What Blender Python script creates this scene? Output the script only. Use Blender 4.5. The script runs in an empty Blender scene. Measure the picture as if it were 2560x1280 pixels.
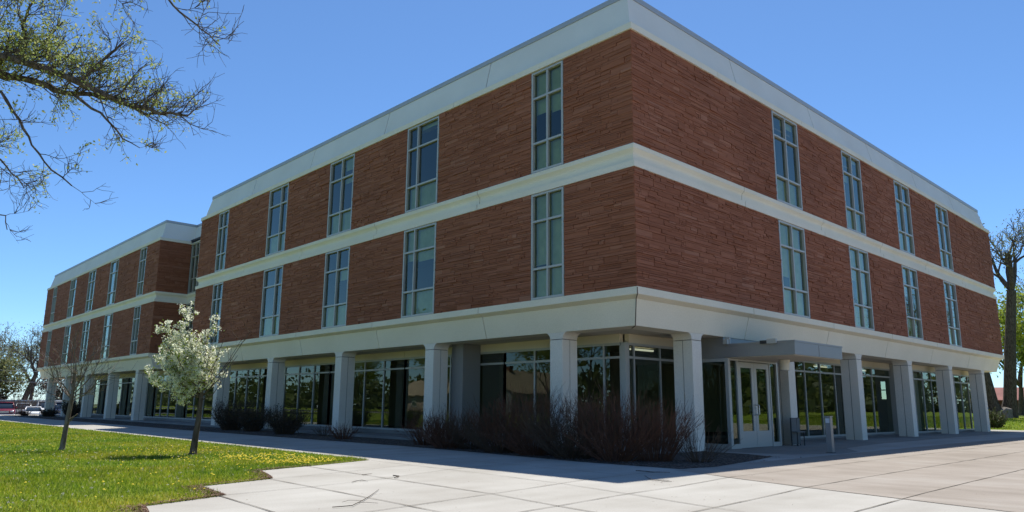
import bpy, math, random
import numpy as np
from mathutils import Vector, Matrix
R = math.radians
SC = bpy.context.scene
COL = SC.collection

# ------------------------------------------------------------------ camera, sky, sun, exposure
CAM = Vector((11.306, -15.100, 1.219))
yaw, pitch, roll = R(136.47152), R(11.07049), R(0.43042)
fw = Vector((math.cos(pitch)*math.cos(yaw), math.cos(pitch)*math.sin(yaw), math.sin(pitch)))
rt = Vector((math.sin(yaw), -math.cos(yaw), 0)); up = rt.cross(fw)
rt, up = (math.cos(roll)*rt + math.sin(roll)*up, -math.sin(roll)*rt + math.cos(roll)*up)
cd = bpy.data.cameras.new('camera'); cam = bpy.data.objects.new('camera', cd); COL.objects.link(cam)
cam.matrix_world = Matrix(((rt.x, up.x, -fw.x, CAM.x), (rt.y, up.y, -fw.y, CAM.y), (rt.z, up.z, -fw.z, CAM.z), (0, 0, 0, 1)))
cd.sensor_fit = 'HORIZONTAL'; cd.sensor_width = 36; cd.lens = 1830.167/2560*36
cd.shift_x = -5.745/2560; cd.shift_y = 14.93/2560
cd.clip_start = 0.05; cd.clip_end = 3000
SC.camera = cam

SUN_EL, SUN_AZ = R(61.4), R(124.4)          # azimuth measured from +x towards +y
w = bpy.data.worlds.new('World'); SC.world = w; w.use_nodes = True
nt = w.node_tree; sky = nt.nodes.new('ShaderNodeTexSky'); sky.sky_type = 'NISHITA'; sky.sun_disc = False
sky.sun_elevation = SUN_EL; sky.sun_rotation = math.pi/2 - SUN_AZ
sky.altitude = 2500; sky.air_density = 1.0; sky.dust_density = 0.6; sky.ozone_density = 10.0
bg = nt.nodes['Background']; bg.inputs[1].default_value = 0.127
tint = nt.nodes.new('ShaderNodeMix'); tint.data_type = 'RGBA'; tint.blend_type = 'MULTIPLY'; tint.inputs[0].default_value = 1; tint.inputs[7].default_value = (1.0, 1.06, 1.01, 1)
nt.links.new(sky.outputs[0], tint.inputs[6]); nt.links.new(tint.outputs[2], bg.inputs[0])
sd = bpy.data.lights.new('sun', 'SUN'); sun = bpy.data.objects.new('sun', sd); COL.objects.link(sun)
sd.energy = 4.95; sd.angle = R(0.53); sd.color = (1.0, 0.95, 0.87)
sv = Vector((math.cos(SUN_EL)*math.cos(SUN_AZ), math.cos(SUN_EL)*math.sin(SUN_AZ), math.sin(SUN_EL)))
sun.rotation_euler = (-sv).to_track_quat('-Z', 'Y').to_euler(); sun.location = (0, 0, 60)
SC.view_settings.view_transform = 'Standard'; SC.view_settings.look = 'None'
SC.view_settings.exposure = 0.46; SC.view_settings.gamma = 1.0
SC.cycles.max_bounces = 8; SC.cycles.diffuse_bounces = 4; SC.cycles.glossy_bounces = 4
SC.cycles.transmission_bounces = 6; SC.cycles.transparent_max_bounces = 16
SC.cycles.caustics_reflective = False; SC.cycles.caustics_refractive = False
SC.cycles.use_denoising = True

rng = random.Random(7); nrng = np.random.default_rng(7)

# ------------------------------------------------------------------ helpers
class MB:
    def __init__(s): s.v = []; s.f = []; s.m = []
    def face(s, pts, m=0):
        i = len(s.v); s.v.extend([tuple(p) for p in pts]); s.f.append(tuple(range(i, i+len(pts)))); s.m.append(m)
    def hexa(s, p, m=0):                      # p: 8 points, bottom 4 then top 4
        i = len(s.v); s.v.extend([tuple(q) for q in p])
        for q in ((3,2,1,0),(4,5,6,7),(0,1,5,4),(1,2,6,5),(2,3,7,6),(3,0,4,7)):
            s.f.append(tuple(i+k for k in q)); s.m.append(m)
    def box(s, x0, x1, y0, y1, z0, z1, m=0):
        s.hexa([(x0,y0,z0),(x1,y0,z0),(x1,y1,z0),(x0,y1,z0),(x0,y0,z1),(x1,y0,z1),(x1,y1,z1),(x0,y1,z1)], m)
    def obox(s, c, ax, ay, hx, hy, z0, z1, m=0):   # oriented box: centre (x,y), unit axes
        c = Vector((c[0], c[1], 0)); a = Vector(ax)*hx; b = Vector(ay)*hy
        q = [c-a-b, c+a-b, c+a+b, c-a+b]
        s.hexa([(p.x,p.y,z0) for p in q]+[(p.x,p.y,z1) for p in q], m)
    def prism(s, ringA, ringB, m=0):
        n = len(ringA); i = len(s.v); s.v.extend([tuple(p) for p in ringA]); s.v.extend([tuple(p) for p in ringB])
        for k in range(n):
            j = (k+1) % n; s.f.append((i+k, i+j, i+n+j, i+n+k)); s.m.append(m)
        s.f.append(tuple(i+k for k in range(n-1,-1,-1))); s.m.append(m)
        s.f.append(tuple(i+n+k for k in range(n))); s.m.append(m)
    def tube(s, pts, rad, n=6, m=0, cap=True):
        pts = [Vector(p) for p in pts]; base = len(s.v); N = len(pts); u = None
        for k, p in enumerate(pts):
            t = (pts[min(k+1, N-1)] - pts[max(k-1, 0)])
            if t.length < 1e-9: t = Vector((0,0,1))
            t.normalize()
            if u is None:
                u = t.orthogonal().normalized()
            else:
                u = (u - t*u.dot(t))
                u = u.normalized() if u.length > 1e-6 else t.orthogonal().normalized()
            vv = t.cross(u); r = rad[k] if hasattr(rad, '__len__') else rad
            for j in range(n):
                a = 2*math.pi*j/n; q = p + (u*math.cos(a) + vv*math.sin(a))*r
                s.v.append((q.x, q.y, q.z))
        for k in range(N-1):
            for j in range(n):
                a = base+k*n+j; b = base+k*n+(j+1) % n
                s.f.append((a, b, b+n, a+n)); s.m.append(m)
        if cap and n > 3:
            s.f.append(tuple(base+(N-1)*n+j for j in range(n))); s.m.append(m)
            s.f.append(tuple(base+j for j in range(n-1,-1,-1))); s.m.append(m)
    def lathe(s, c, prof, n=16, m=0):
        base = len(s.v)
        for r, z in prof:
            for j in range(n):
                a = 2*math.pi*j/n; s.v.append((c[0]+r*math.cos(a), c[1]+r*math.sin(a), c[2]+z))
        for k in range(len(prof)-1):
            for j in range(n):
                a = base+k*n+j; b = base+k*n+(j+1) % n
                s.f.append((a, b, b+n, a+n)); s.m.append(m)
        s.f.append(tuple(base+j for j in range(n-1,-1,-1))); s.m.append(m)
        s.f.append(tuple(base+(len(prof)-1)*n+j for j in range(n))); s.m.append(m)
    def cards(s, P, size, m=0, up_bias=0.0, fold=False):  # leaf-sized quads round the points P
        for p in P:
            a = Vector((rng.gauss(0,1), rng.gauss(0,1), rng.gauss(0,1)+up_bias)).normalized()
            b = a.orthogonal().normalized(); b = (Matrix.Rotation(rng.uniform(0,6.28), 3, a) @ b); c = a.cross(b)
            h = size*rng.uniform(.6,1.3); wd = h*.62; p = Vector(p)
            s.face([p-b*h, p-c*wd*.9+b*h*.1, p+b*h, p+c*wd*.9+b*h*.1], m)
    def build(s, name, mats, parent=None, smooth=False, loc=None):
        me = bpy.data.meshes.new(name); me.from_pydata(s.v, [], s.f)
        if not isinstance(mats, (list, tuple)): mats = [mats]
        for k in mats: me.materials.append(k)
        if len(mats) > 1: me.polygons.foreach_set('material_index', s.m)
        if smooth: me.polygons.foreach_set('use_smooth', [True]*len(s.f))
        me.update(); o = bpy.data.objects.new(name, me); COL.objects.link(o)
        if parent: o.parent = parent
        if loc: o.location = loc
        return o
def tag(o, label=None, cat=None, group=None, kind=None):
    if label: o['label'] = label
    if cat: o['category'] = cat
    if group: o['group'] = group
    if kind: o['kind'] = kind
    return o
def thing(name, label, cat, loc=(0,0,0), group=None, rz=0):
    o = bpy.data.objects.new(name, None); COL.objects.link(o); o.location = loc; o.rotation_euler = (0,0,rz)
    o.empty_display_size = .3
    return tag(o, label, cat, group)
def dup(root, loc, rz=0, label=None, group=None, scale=None):
    r = root.copy(); COL.objects.link(r); r.location = loc; r.rotation_euler = (0,0,rz)
    if scale: r.scale = scale
    if label: r['label'] = label
    if group: r['group'] = group
    for ch in list(root.children):
        c = ch.copy(); COL.objects.link(c); c.parent = r
        for g in list(ch.children):
            d = g.copy(); COL.objects.link(d); d.parent = c
    return r

# ------------------------------------------------------------------ materials
def mat(name, col, rough=.6, metal=0, spec=.5, build=None):
    m = bpy.data.materials.new(name); m.use_nodes = True; b = m.node_tree.nodes['Principled BSDF']
    b.inputs['Base Color'].default_value = (*col, 1); b.inputs['Roughness'].default_value = rough
    b.inputs['Metallic'].default_value = metal; b.inputs['Specular IOR Level'].default_value = spec
    if build: build(m.node_tree, b)
    return m
def N(t, typ, **kw):
    n = t.nodes.new(typ)
    for k, v in kw.items():
        if k.startswith('i_'):
            key = k[2:].replace('_', ' ')
            n.inputs[int(key) if key.isdigit() else key].default_value = v
        else: setattr(n, k, v)
    return n
def coords(t, scale=(1,1,1), kind='Object'):
    tc = N(t, 'ShaderNodeTexCoord'); mp = N(t, 'ShaderNodeMapping'); mp.inputs['Scale'].default_value = scale
    t.links.new(tc.outputs[kind], mp.inputs[0]); return mp.outputs[0]
def noise(t, vec, scale, detail=4, rough=.55):
    n = N(t, 'ShaderNodeTexNoise'); n.inputs['Scale'].default_value = scale; n.inputs['Detail'].default_value = detail
    n.inputs['Roughness'].default_value = rough; t.links.new(vec, n.inputs['Vector']); return n.outputs['Fac']
def ramp(t, fac, stops):
    r = N(t, 'ShaderNodeValToRGB'); e = r.color_ramp.elements
    while len(e) < len(stops): e.new(.5)
    for k, (p, c) in enumerate(stops):
        e[k].position = p; e[k].color = (*c, 1) if len(c) == 3 else c
    t.links.new(fac, r.inputs[0]); return r.outputs[0]
def mix(t, fac, a, b, typ='MIX'):
    n = N(t, 'ShaderNodeMix', data_type='RGBA', blend_type=typ)
    for val, k in ((fac, 0), (a, 6), (b, 7)):
        if hasattr(val, 'links') or hasattr(val, 'is_linked'): t.links.new(val, n.inputs[k])
        else: n.inputs[k].default_value = val if k == 0 else ((*val, 1) if len(val) == 3 else val)
    return n.outputs[2]
def bump(t, b, h, strength=.3, dist=.02):
    n = N(t, 'ShaderNodeBump'); n.inputs['Strength'].default_value = strength; n.inputs['Distance'].default_value = dist
    t.links.new(h, n.inputs['Height']); t.links.new(n.outputs[0], b.inputs['Normal'])

def m_stone(t, b):
    geo = N(t, 'ShaderNodeNewGeometry'); v = coords(t)
    base = ramp(t, geo.outputs['Random Per Island'], [(0,(.265,.096,.050)),(.3,(.295,.110,.058)),(.6,(.312,.119,.065)),(.92,(.335,.133,.075)),(1,(.37,.165,.10))])
    st = noise(t, coords(t, (1.2,1.2,22)), 1.6, 5); n2 = noise(t, v, .35, 3); n3 = noise(t, v, 30, 3)
    c = mix(t, .55, base, ramp(t, st, [(.3,(.72,.68,.66)),(.7,(1.22,1.25,1.27))]), 'MULTIPLY')
    c = mix(t, .6, c, ramp(t, n2, [(.3,(.78,.76,.76)),(.7,(1.14,1.12,1.1))]), 'MULTIPLY')
    t.links.new(c, b.inputs['Base Color']); bump(t, b, mix(t, .5, st, n3), .5, .02)
STONE = mat('sandstone_ashlar', (.2,.08,.05), .85, spec=.25, build=m_stone)
MORTAR = mat('stone_joint', (.10,.036,.02), .95, spec=.1)
def m_conc(c0, c1, sp, speck=.35, streak=True, bs=.25):
    def f(t, b):
        v = coords(t); n1 = noise(t, v, .6, 5); n2 = noise(t, v, 70, 2)
        c = ramp(t, n1, [(.3,c0),(.7,c1)])
        c = mix(t, speck, c, ramp(t, n2, [(.35,(.70,.68,.64)),(.5,(1,1,1)),(.65,(1.15,1.15,1.14))]), 'MULTIPLY')
        if streak:
            s = noise(t, coords(t, (5,5,.35)), 1.5, 5)
            c = mix(t, .5, c, ramp(t, s, [(.28,(.74,.725,.70)),(.5,(1,1,1))]), 'MULTIPLY')
        t.links.new(c, b.inputs['Base Color']); bump(t, b, n2, bs, .006)
    return f
BEAM = mat('exposed_aggregate_concrete', (.6,.57,.5), .85, spec=.2, build=m_conc((.81,.735,.57),(.88,.80,.635),0,.35,False))
BAND = mat('cast_stone_band', (.6,.57,.48), .8, spec=.2, build=m_conc((.77,.715,.585),(.84,.785,.655),0,.2,False))
PARA = mat('parapet_panel', (.5,.5,.5), .7, spec=.3, build=m_conc((.76,.72,.645),(.82,.785,.715),0,.12,False,.05))
COLM = mat('column_concrete', (.5,.48,.45), .85, spec=.2, build=m_conc((.74,.675,.56),(.83,.765,.65),0,.5,False))
FASC = mat('fascia_panel', (.55,.5,.4), .8, spec=.2, build=m_conc((.68,.59,.42),(.72,.63,.46),0,.05,False,.02))
SOFF = mat('soffit', (.66,.59,.47), .9, spec=.2)
JOINT = mat('joint_sealant', (.16,.13,.10), .9, spec=.1)
ALU = mat('clear_aluminium', (.46,.455,.41), .45, .2, .5)
GALU = mat('grey_metal_panel', (.30,.29,.275), .38, .35, .5)
DARKM = mat('dark_metal', (.035,.036,.038), .45, .3)
STEEL = mat('brushed_steel', (.55,.55,.55), .3, .9)
CAPM = mat('parapet_cap', (.42,.43,.44), .5, .3)
def glass(name, tint, refl=1.6, base=.02):
    m = bpy.data.materials.new(name); m.use_nodes = True; t = m.node_tree; t.nodes.clear()
    out = N(t, 'ShaderNodeOutputMaterial'); tr = N(t, 'ShaderNodeBsdfTransparent'); tr.inputs[0].default_value = (*tint, 1)
    gl = N(t, 'ShaderNodeBsdfGlossy'); gl.inputs['Roughness'].default_value = .004; gl.inputs[0].default_value = (.90,1,.88,1)
    fr = N(t, 'ShaderNodeFresnel'); fr.inputs[0].default_value = 1.52
    ma = N(t, 'ShaderNodeMath', operation='MULTIPLY_ADD', use_clamp=True); ma.inputs[1].default_value = refl; ma.inputs[2].default_value = base
    bp = N(t, 'ShaderNodeBump'); bp.inputs['Strength'].default_value = .035; bp.inputs['Distance'].default_value = .05
    t.links.new(noise(t, coords(t), .9, 2), bp.inputs['Height']); t.links.new(bp.outputs[0], gl.inputs['Normal'])
    mx = N(t, 'ShaderNodeMixShader'); t.links.new(fr.outputs[0], ma.inputs[0]); t.links.new(ma.outputs[0], mx.inputs[0])
    t.links.new(tr.outputs[0], mx.inputs[1]); t.links.new(gl.outputs[0], mx.inputs[2]); t.links.new(mx.outputs[0], out.inputs[0])
    return m
GLASS = glass('window_glass', (.70,.77,.55), 1.4, .03)
SGLASS = glass('storefront_glass', (.42,.47,.36), 1.15, .01)
def m_blind(t, b):
    n = noise(t, coords(t), 3, 6); t.links.new(ramp(t, n, [(.3,(.62,.64,.40)),(.7,(.80,.82,.55))]), b.inputs['Base Color'])
BLIND = mat('roller_blind', (.6,.62,.58), .9, spec=.1, build=m_blind)
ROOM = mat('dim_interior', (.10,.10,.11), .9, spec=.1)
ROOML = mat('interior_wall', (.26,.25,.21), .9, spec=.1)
def emit(name, col, st):
    m = bpy.data.materials.new(name); m.use_nodes = True; b = m.node_tree.nodes['Principled BSDF']
    b.inputs['Base Color'].default_value = (*col,1); b.inputs['Emission Color'].default_value = (*col,1); b.inputs['Emission Strength'].default_value = st; return m
LAMP = emit('ceiling_strip_light', (1,.97,.9), .7)
def m_pave(c0, c1, c2, stretch):
    def f(t, b):
        v = coords(t); n1 = noise(t, v, .45, 6, .6); n2 = noise(t, coords(t, stretch), 1.0, 5); n3 = noise(t, v, 45, 3)
        c = ramp(t, n1, [(.3,c0),(.5,c1),(.72,c2)])
        c = mix(t, .5, c, ramp(t, n2, [(.3,(.76,.745,.72)),(.62,(1.05,1.05,1.05))]), 'MULTIPLY')
        c = mix(t, .3, c, ramp(t, n3, [(.3,(.75,.75,.75)),(.6,(1.1,1.1,1.1))]), 'MULTIPLY')
        vo = N(t, 'ShaderNodeTexVoronoi'); vo.inputs['Scale'].default_value = 2.2; t.links.new(v, vo.inputs['Vector'])
        c = mix(t, .8, c, ramp(t, vo.outputs['Distance'], [(.02,(.45,.42,.38)),(.05,(1,1,1))]), 'MULTIPLY')
        t.links.new(c, b.inputs['Base Color']); bump(t, b, n3, .25, .004)
    return f
PAVE = mat('broom_finished_concrete', (.5,.49,.47), .9, spec=.2, build=m_pave((.325,.307,.272),(.375,.360,.325),(.42,.407,.372),(1.2,.25,1)))
TAN = mat('weathered_tan_concrete', (.42,.37,.31), .9, spec=.2, build=m_pave((.245,.213,.178),(.295,.260,.222),(.335,.305,.268),(.3,2.2,1)))
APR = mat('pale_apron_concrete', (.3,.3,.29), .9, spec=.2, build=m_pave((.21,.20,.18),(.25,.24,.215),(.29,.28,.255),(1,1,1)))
PJ = mat('paving_joint', (.13,.115,.095), .95, spec=.1)
ASPH = mat('asphalt', (.06,.06,.06), .9, spec=.2, build=m_conc((.07,.07,.072),(.10,.10,.10),0,.4,False))
def m_gravel(t, b):
    vo = N(t, 'ShaderNodeTexVoronoi'); vo.inputs['Scale'].default_value = 28; t.links.new(coords(t), vo.inputs['Vector'])
    g = N(t, 'ShaderNodeSeparateColor'); t.links.new(vo.outputs['Color'], g.inputs[0])
    t.links.new(ramp(t, g.outputs[0], [(0,(.025,.02,.016)),(.6,(.075,.06,.048)),(1,(.22,.19,.165))]), b.inputs['Base Color']); bump(t, b, vo.outputs['Distance'], .9, .03)
GRAV = mat('river_gravel', (.15,.12,.1), .9, spec=.15, build=m_gravel)
def m_lawn(t, b):
    v = coords(t); n1 = noise(t, v, .35, 5); n2 = noise(t, v, 9, 5)
    c = ramp(t, n1, [(.32,(.10,.17,.014)),(.52,(.16,.215,.020)),(.7,(.22,.235,.04))])
    c = mix(t, .7, c, ramp(t, n2, [(.3,(.55,.5,.45)),(.7,(1.3,1.25,1.2))]), 'MULTIPLY')
    t.links.new(c, b.inputs['Base Color']); bump(t, b, n2, .8, .05)
LAWN = mat('lawn_turf', (.08,.13,.02), .95, spec=.1, build=m_lawn)
GRND = mat('open_ground', (.10,.10,.05), .95, spec=.1, build=m_conc((.08,.09,.035),(.13,.12,.07),0,.4,False))
def leafy(name, stops, trans=.35, rough=.6):
    m = bpy.data.materials.new(name); m.use_nodes = True; t = m.node_tree; b = t.nodes['Principled BSDF']
    geo = N(t, 'ShaderNodeNewGeometry'); c = ramp(t, geo.outputs['Random Per Island'], stops)
    n = noise(t, coords(t), .5, 3); c = mix(t, .5, c, ramp(t, n, [(.3,(.7,.75,.7)),(.7,(1.25,1.2,1.2))]), 'MULTIPLY')
    t.links.new(c, b.inputs['Base Color']); b.inputs['Roughness'].default_value = rough; b.inputs['Specular IOR Level'].default_value = .3
    tl = N(t, 'ShaderNodeBsdfTranslucent'); t.links.new(c, tl.inputs[0]); mx = N(t, 'ShaderNodeMixShader'); mx.inputs[0].default_value = trans
    t.links.new(b.outputs[0], mx.inputs[1]); t.links.new(tl.outputs[0], mx.inputs[2]); t.links.new(mx.outputs[0], t.nodes['Material Output'].inputs[0])
    return m
def m_grass():
    m = leafy('grass_blade', [(0,(.13,.22,.010)),(.4,(.21,.29,.014)),(.75,(.30,.34,.022)),(.93,(.40,.40,.06)),(1,(.50,.46,.20))], .5, .5)
    t = m.node_tree; b = t.nodes['Principled BSDF']; src = b.inputs['Base Color'].links[0].from_socket
    n = noise(t, coords(t), .32, 4, .6); c = mix(t, 1.0, src, ramp(t, n, [(.34,(.52,.78,.8)),(.5,(.95,1,1)),(.66,(1.4,1.12,1.3))]), 'MULTIPLY')
    n2 = noise(t, coords(t), 2.2, 3, .6); c = mix(t, 1.0, c, ramp(t, n2, [(.33,(.72,.78,.8)),(.62,(1.15,1.1,1.1))]), 'MULTIPLY')
    t.links.new(c, b.inputs['Base Color'])
    for q in t.nodes:
        if q.type == 'BSDF_TRANSLUCENT': t.links.new(c, q.inputs[0])
    return m
GRASS = m_grass()
YEL = leafy('dandelion_petal', [(0,(.70,.52,.01)),(1,(.85,.68,.03))], .2)
LITT = leafy('dry_leaf_litter', [(0,(.06,.028,.016)),(.5,(.12,.06,.035)),(.85,(.22,.13,.08)),(1,(.42,.32,.22))], .05, .8)
COTT = leafy('new_cottonwood_leaf', [(0,(.20,.26,.05)),(.5,(.33,.39,.10)),(.85,(.45,.48,.18)),(1,(.55,.56,.3))], .45)
SPRG = leafy('spring_leaf', [(0,(.17,.24,.018)),(.5,(.28,.35,.03)),(1,(.42,.45,.08))], .45)
DULL = leafy('dull_bud_leaf', [(0,(.13,.15,.06)),(.5,(.22,.24,.11)),(1,(.36,.36,.2))], .35)
PEARL = leafy('pear_leaf', [(0,(.16,.22,.02)),(.5,(.27,.33,.04)),(1,(.40,.44,.09))], .4)
BLOS = leafy('pear_blossom', [(0,(.76,.77,.58)),(.5,(.88,.88,.72)),(1,(.95,.95,.84))], .55)
PINE = leafy('conifer_needle', [(0,(.11,.13,.045)),(.6,(.20,.22,.08)),(1,(.32,.33,.14))], .45)
def bark(name, c0, c1):
    def f(t, b):
        n = noise(t, coords(t, (6,6,1.2)), 3, 6); t.links.new(ramp(t, n, [(.35,c0),(.65,c1)]), b.inputs['Base Color']); bump(t, b, n, .9, .05)
    return mat(name, c0, .95, spec=.1, build=f)
BARK = bark('furrowed_bark', (.05,.038,.03), (.17,.14,.115))
TWIG = bark('twig_bark', (.12,.09,.075), (.26,.21,.18))
PBARK = bark('young_bark', (.06,.045,.035), (.15,.115,.09))
RTWIG = mat('red_twig', (.135,.062,.036), .8, spec=.2)
BTWIG = mat('brown_twig', (.095,.064,.04), .85, spec=.2)

# ------------------------------------------------------------------ ground
def sheet(name, pts, z, m, kind='structure'):
    b = MB(); b.face([(x, y, z) for x, y in pts]); o = b.build(name, m)
    if b and o.data.polygons[0].normal.z < 0: o.data.flip_normals()
    tag(o, kind=kind); return o
sheet('ground', [(-900,-900),(900,-900),(900,900),(-900,900)], -.82, GRND)
EDGE = [(-3.06,-5.84),(-2.42,-7.61),(-2.04,-8.88),(-.49,-9.38),(-.07,-10.71),(1.24,-10.89),(1.65,-12.03),(2.9,-12.35),(3.3,-13.7),(4.6,-14.0),(5.0,-18),(5.0,-31)]
sheet('pavement', [(-72,-5.84)] + EDGE + [(46,-31),(46,36.2),(-72,36.2)], 0, PAVE)
sheet('lawn', [(-72,-5.84)] + EDGE + [(-72,-31)], .006, LAWN)
sheet('tan_paving', [(2.75,-2.62),(3.48,-2.87),(4.25,-3.17),(5.89,-3.68),(7.31,-4.04),(12,-5.2),(40,-9),(40,35),(2.75,35)], .004, TAN)
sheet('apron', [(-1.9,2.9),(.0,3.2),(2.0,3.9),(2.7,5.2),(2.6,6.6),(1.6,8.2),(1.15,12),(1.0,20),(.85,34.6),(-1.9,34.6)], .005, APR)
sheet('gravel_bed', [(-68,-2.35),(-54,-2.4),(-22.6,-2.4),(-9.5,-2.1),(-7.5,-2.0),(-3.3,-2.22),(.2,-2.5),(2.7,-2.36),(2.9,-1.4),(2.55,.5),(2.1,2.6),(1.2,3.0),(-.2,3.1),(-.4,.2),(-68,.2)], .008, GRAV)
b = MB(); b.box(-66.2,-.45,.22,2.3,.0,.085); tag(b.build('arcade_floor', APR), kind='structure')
sheet('parking_lot', [(-72,-5.84),(-72,60),(-140,60),(-140,-31),(-72,-31)], -.75, ASPH)
sheet('verge', [(-300,-38.8),(300,-38.8),(300,-31),(-300,-31)], -.01, LAWN)
sheet('front_gardens', [(-300,-120),(300,-120),(300,-52),(-300,-52)], .0, LAWN)
sheet('road', [(-300,-52),(300,-52),(300,-41),(-300,-41)], -.03, ASPH)
sheet('roadside_path', [(-300,-41),(300,-41),(300,-38.8),(-300,-38.8)], .02, PAVE)
b = MB()
xs = [-60,-20,-6,0,6,20,60]; ys = [36.2,40,48,58,70,90,130]; hz = [0.0,.06,.2,.36,.45,.5,.5]
g = [[(x, y, h + .0*abs(x)) for x in xs] for y, h in zip(ys, hz)]
for j in range(len(ys)-1):
    for i in range(len(xs)-1): b.face([g[j][i], g[j][i+1], g[j+1][i+1], g[j+1][i]])
tag(b.build('lawn_bank', LAWN), kind='structure')
# kerb between the walk and the parking lot
b = MB(); b.box(-72.2,-72.0,-31,60,-.80,.02); tag(b.build('kerb', PAVE), kind='structure')
def jointline(b, pts, wd, z=.009):
    pts = [Vector((x, y, z)) for x, y in pts]; q = []
    for a, c in zip(pts, pts[1:]):
        n = max(1, int((c-a).length/.35))
        q += [a+(c-a)*k/n for k in range(n)]
    q.append(pts[-1]); L = []
    for k, p in enumerate(q):
        t = (q[min(k+1,len(q)-1)]-q[max(k-1,0)]).normalized(); nn = Vector((-t.y, t.x, 0))
        j = nn*rng.uniform(-.006,.006); h = nn*wd*.36*rng.uniform(.5,1.3); L.append((p+j-h, p+j+h))
    for (a,c),(d,e) in zip(L, L[1:]): b.face([a,d,e,c])
b = MB()
for pts, wd in [([(-2.9,-5.9),(.46,-6.02),(3.04,-6.21),(4.64,-6.51),(6.2,-6.85),(9,-7.3)],.022),
    ([(-2.45,-7.72),(.53,-7.86),(3.36,-7.98),(4.89,-8.2),(9,-8.7)],.03), ([(-.44,-9.4),(3.05,-9.54),(7,-9.8)],.03), ([(1.2,-10.92),(2.65,-11.02),(7,-11.4)],.03),
    ([(1.19,-10.9),(1.03,-9.52),(.65,-7.93),(-.06,-5.96),(-.7,-2.5)],.016), ([(-.44,-9.38),(-.77,-8.01),(-1.13,-6.75),(-1.4,-5.9)],.016),
    ([(3.9,-11.2),(3.76,-10.13),(3.4,-8.02),(3.07,-6.24),(2.92,-5.47),(2.75,-2.6)],.02), ([(5.1,-10),(4.92,-8.77),(4.62,-6.48),(4.52,-5.07),(4.25,-3.17),(4.25,-.35),(4.2,10),(4.1,34)],.022),
    ([(6.4,-9),(6.25,-7.32),(6.07,-5.3),(5.89,-3.68),(5.81,-.66),(5.62,10.87),(5.5,34)],.028), ([(7.7,-8),(7.5,-5.72),(7.37,-2.71),(7.26,3.2),(7.1,34)],.028), ([(9,-7),(8.8,2),(8.6,34)],.028),
    ([(-4.2,-5.84),(-4.0,-2.3)],.02), ([(-7.6,-5.84),(-7.4,-2.2)],.02), ([(-10.9,-5.84),(-10.7,-2.3)],.02), ([(-14.5,-5.84),(-14.3,-2.4)],.02), ([(-18.5,-5.84),(-18.4,-2.4)],.02), ([(-23,-5.84),(-22.9,-2.4)],.02), ([(-60,-4.1),(-3,-4.15),(2.8,-4.3)],.015),
    ([(2.8,5.3),(9,4.9)],.02), ([(2.8,13.2),(10,12.8)],.02), ([(1.1,22),(10,21.8)],.02), ([(3.6,-2.9),(4.25,-3.17),(5.89,-3.68),(7.31,-4.04),(11,-5)],.02)]:
    jointline(b, pts, wd)
tag(b.build('pavement_joint', PJ), kind='structure')

# ------------------------------------------------------------------ the building
ZB, ZBB, ZBT, ZC, ZCT, ZCAP, ZBM, ZCOL = 4.244, 7.481, 8.135, 11.439, 11.648, 12.888, 3.288, 3.075
BLD = thing('academic_building', 'three storey red sandstone building with white concrete bands, arcade columns and glass entrance', 'building')
FP = [(0,34.53),(0,0),(-30.616,0),(-30.616,1.95),(-37.47,1.95),(-37.47,0),(-68.1,0),(-68.1,34.53)]
FP = [Vector((x,y,0)) for x,y in FP]; NS = len(FP)
SEG = []
for i in range(NS):
    a, c = FP[i], FP[(i+1) % NS]; d = (c-a).normalized(); SEG.append((a, d, Vector((-d.y, d.x, 0)), (c-a).length))
def SP(i, s, o, z):
    a, d, n, L = SEG[i]; p = a + d*s + n*o; return (p.x, p.y, z)
def sweep(mb, i, prof, cuts=(), gap=.014, m=0):
    a, d, n, L = SEG[i]; npv = SEG[i-1][2]; nnx = SEG[(i+1) % NS][2]
    st = [('m0',)] + [x for c in sorted(cuts) for x in (('c', c-gap/2), ('c', c+gap/2))] + [('m1',)]
    def ring(e):
        out = []
        for o, z in prof:
            if e[0] == 'm0': p = a + (npv+n)*o
            elif e[0] == 'm1': p = a + d*L + (nnx+n)*o
            else: p = a + d*e[1] + n*o
            out.append((p.x, p.y, z))
        return out
    for k in range(0, len(st), 2): mb.prism(ring(st[k]), ring(st[k+1]), m)
WL = [(2.526,3.869),(8.537,10.478),(14.211,16.176),(20.006,21.999),(26.783,28.101)]          # s along segment 1
WR = [(7.963,9.895),(13.705,15.602),(19.359,21.278),(24.969,26.897)]                          # y on segment 0
L0 = SEG[0][3]
WINS = {0: [(L0-b_, L0-a_) for a_, b_ in WR][::-1], 1: WL, 5: [(30.63-b_, 30.63-a_) for a_, b_ in WL][::-1]}
COLS_L = [3.41,9.42,15.49,21.63,27.74]; COLS_R = [3.433,9.17,14.91,20.5,26.136,31.644]
CUT = {0: [L0-y for y in (5.9,11.7,17.4,23.0,28.7)], 1: [6.2,12.3,18.3,24.4], 5: [6.2,12.3,18.3,24.4], 7: [], 2: [], 3: [], 4: [], 6: []}
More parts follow.
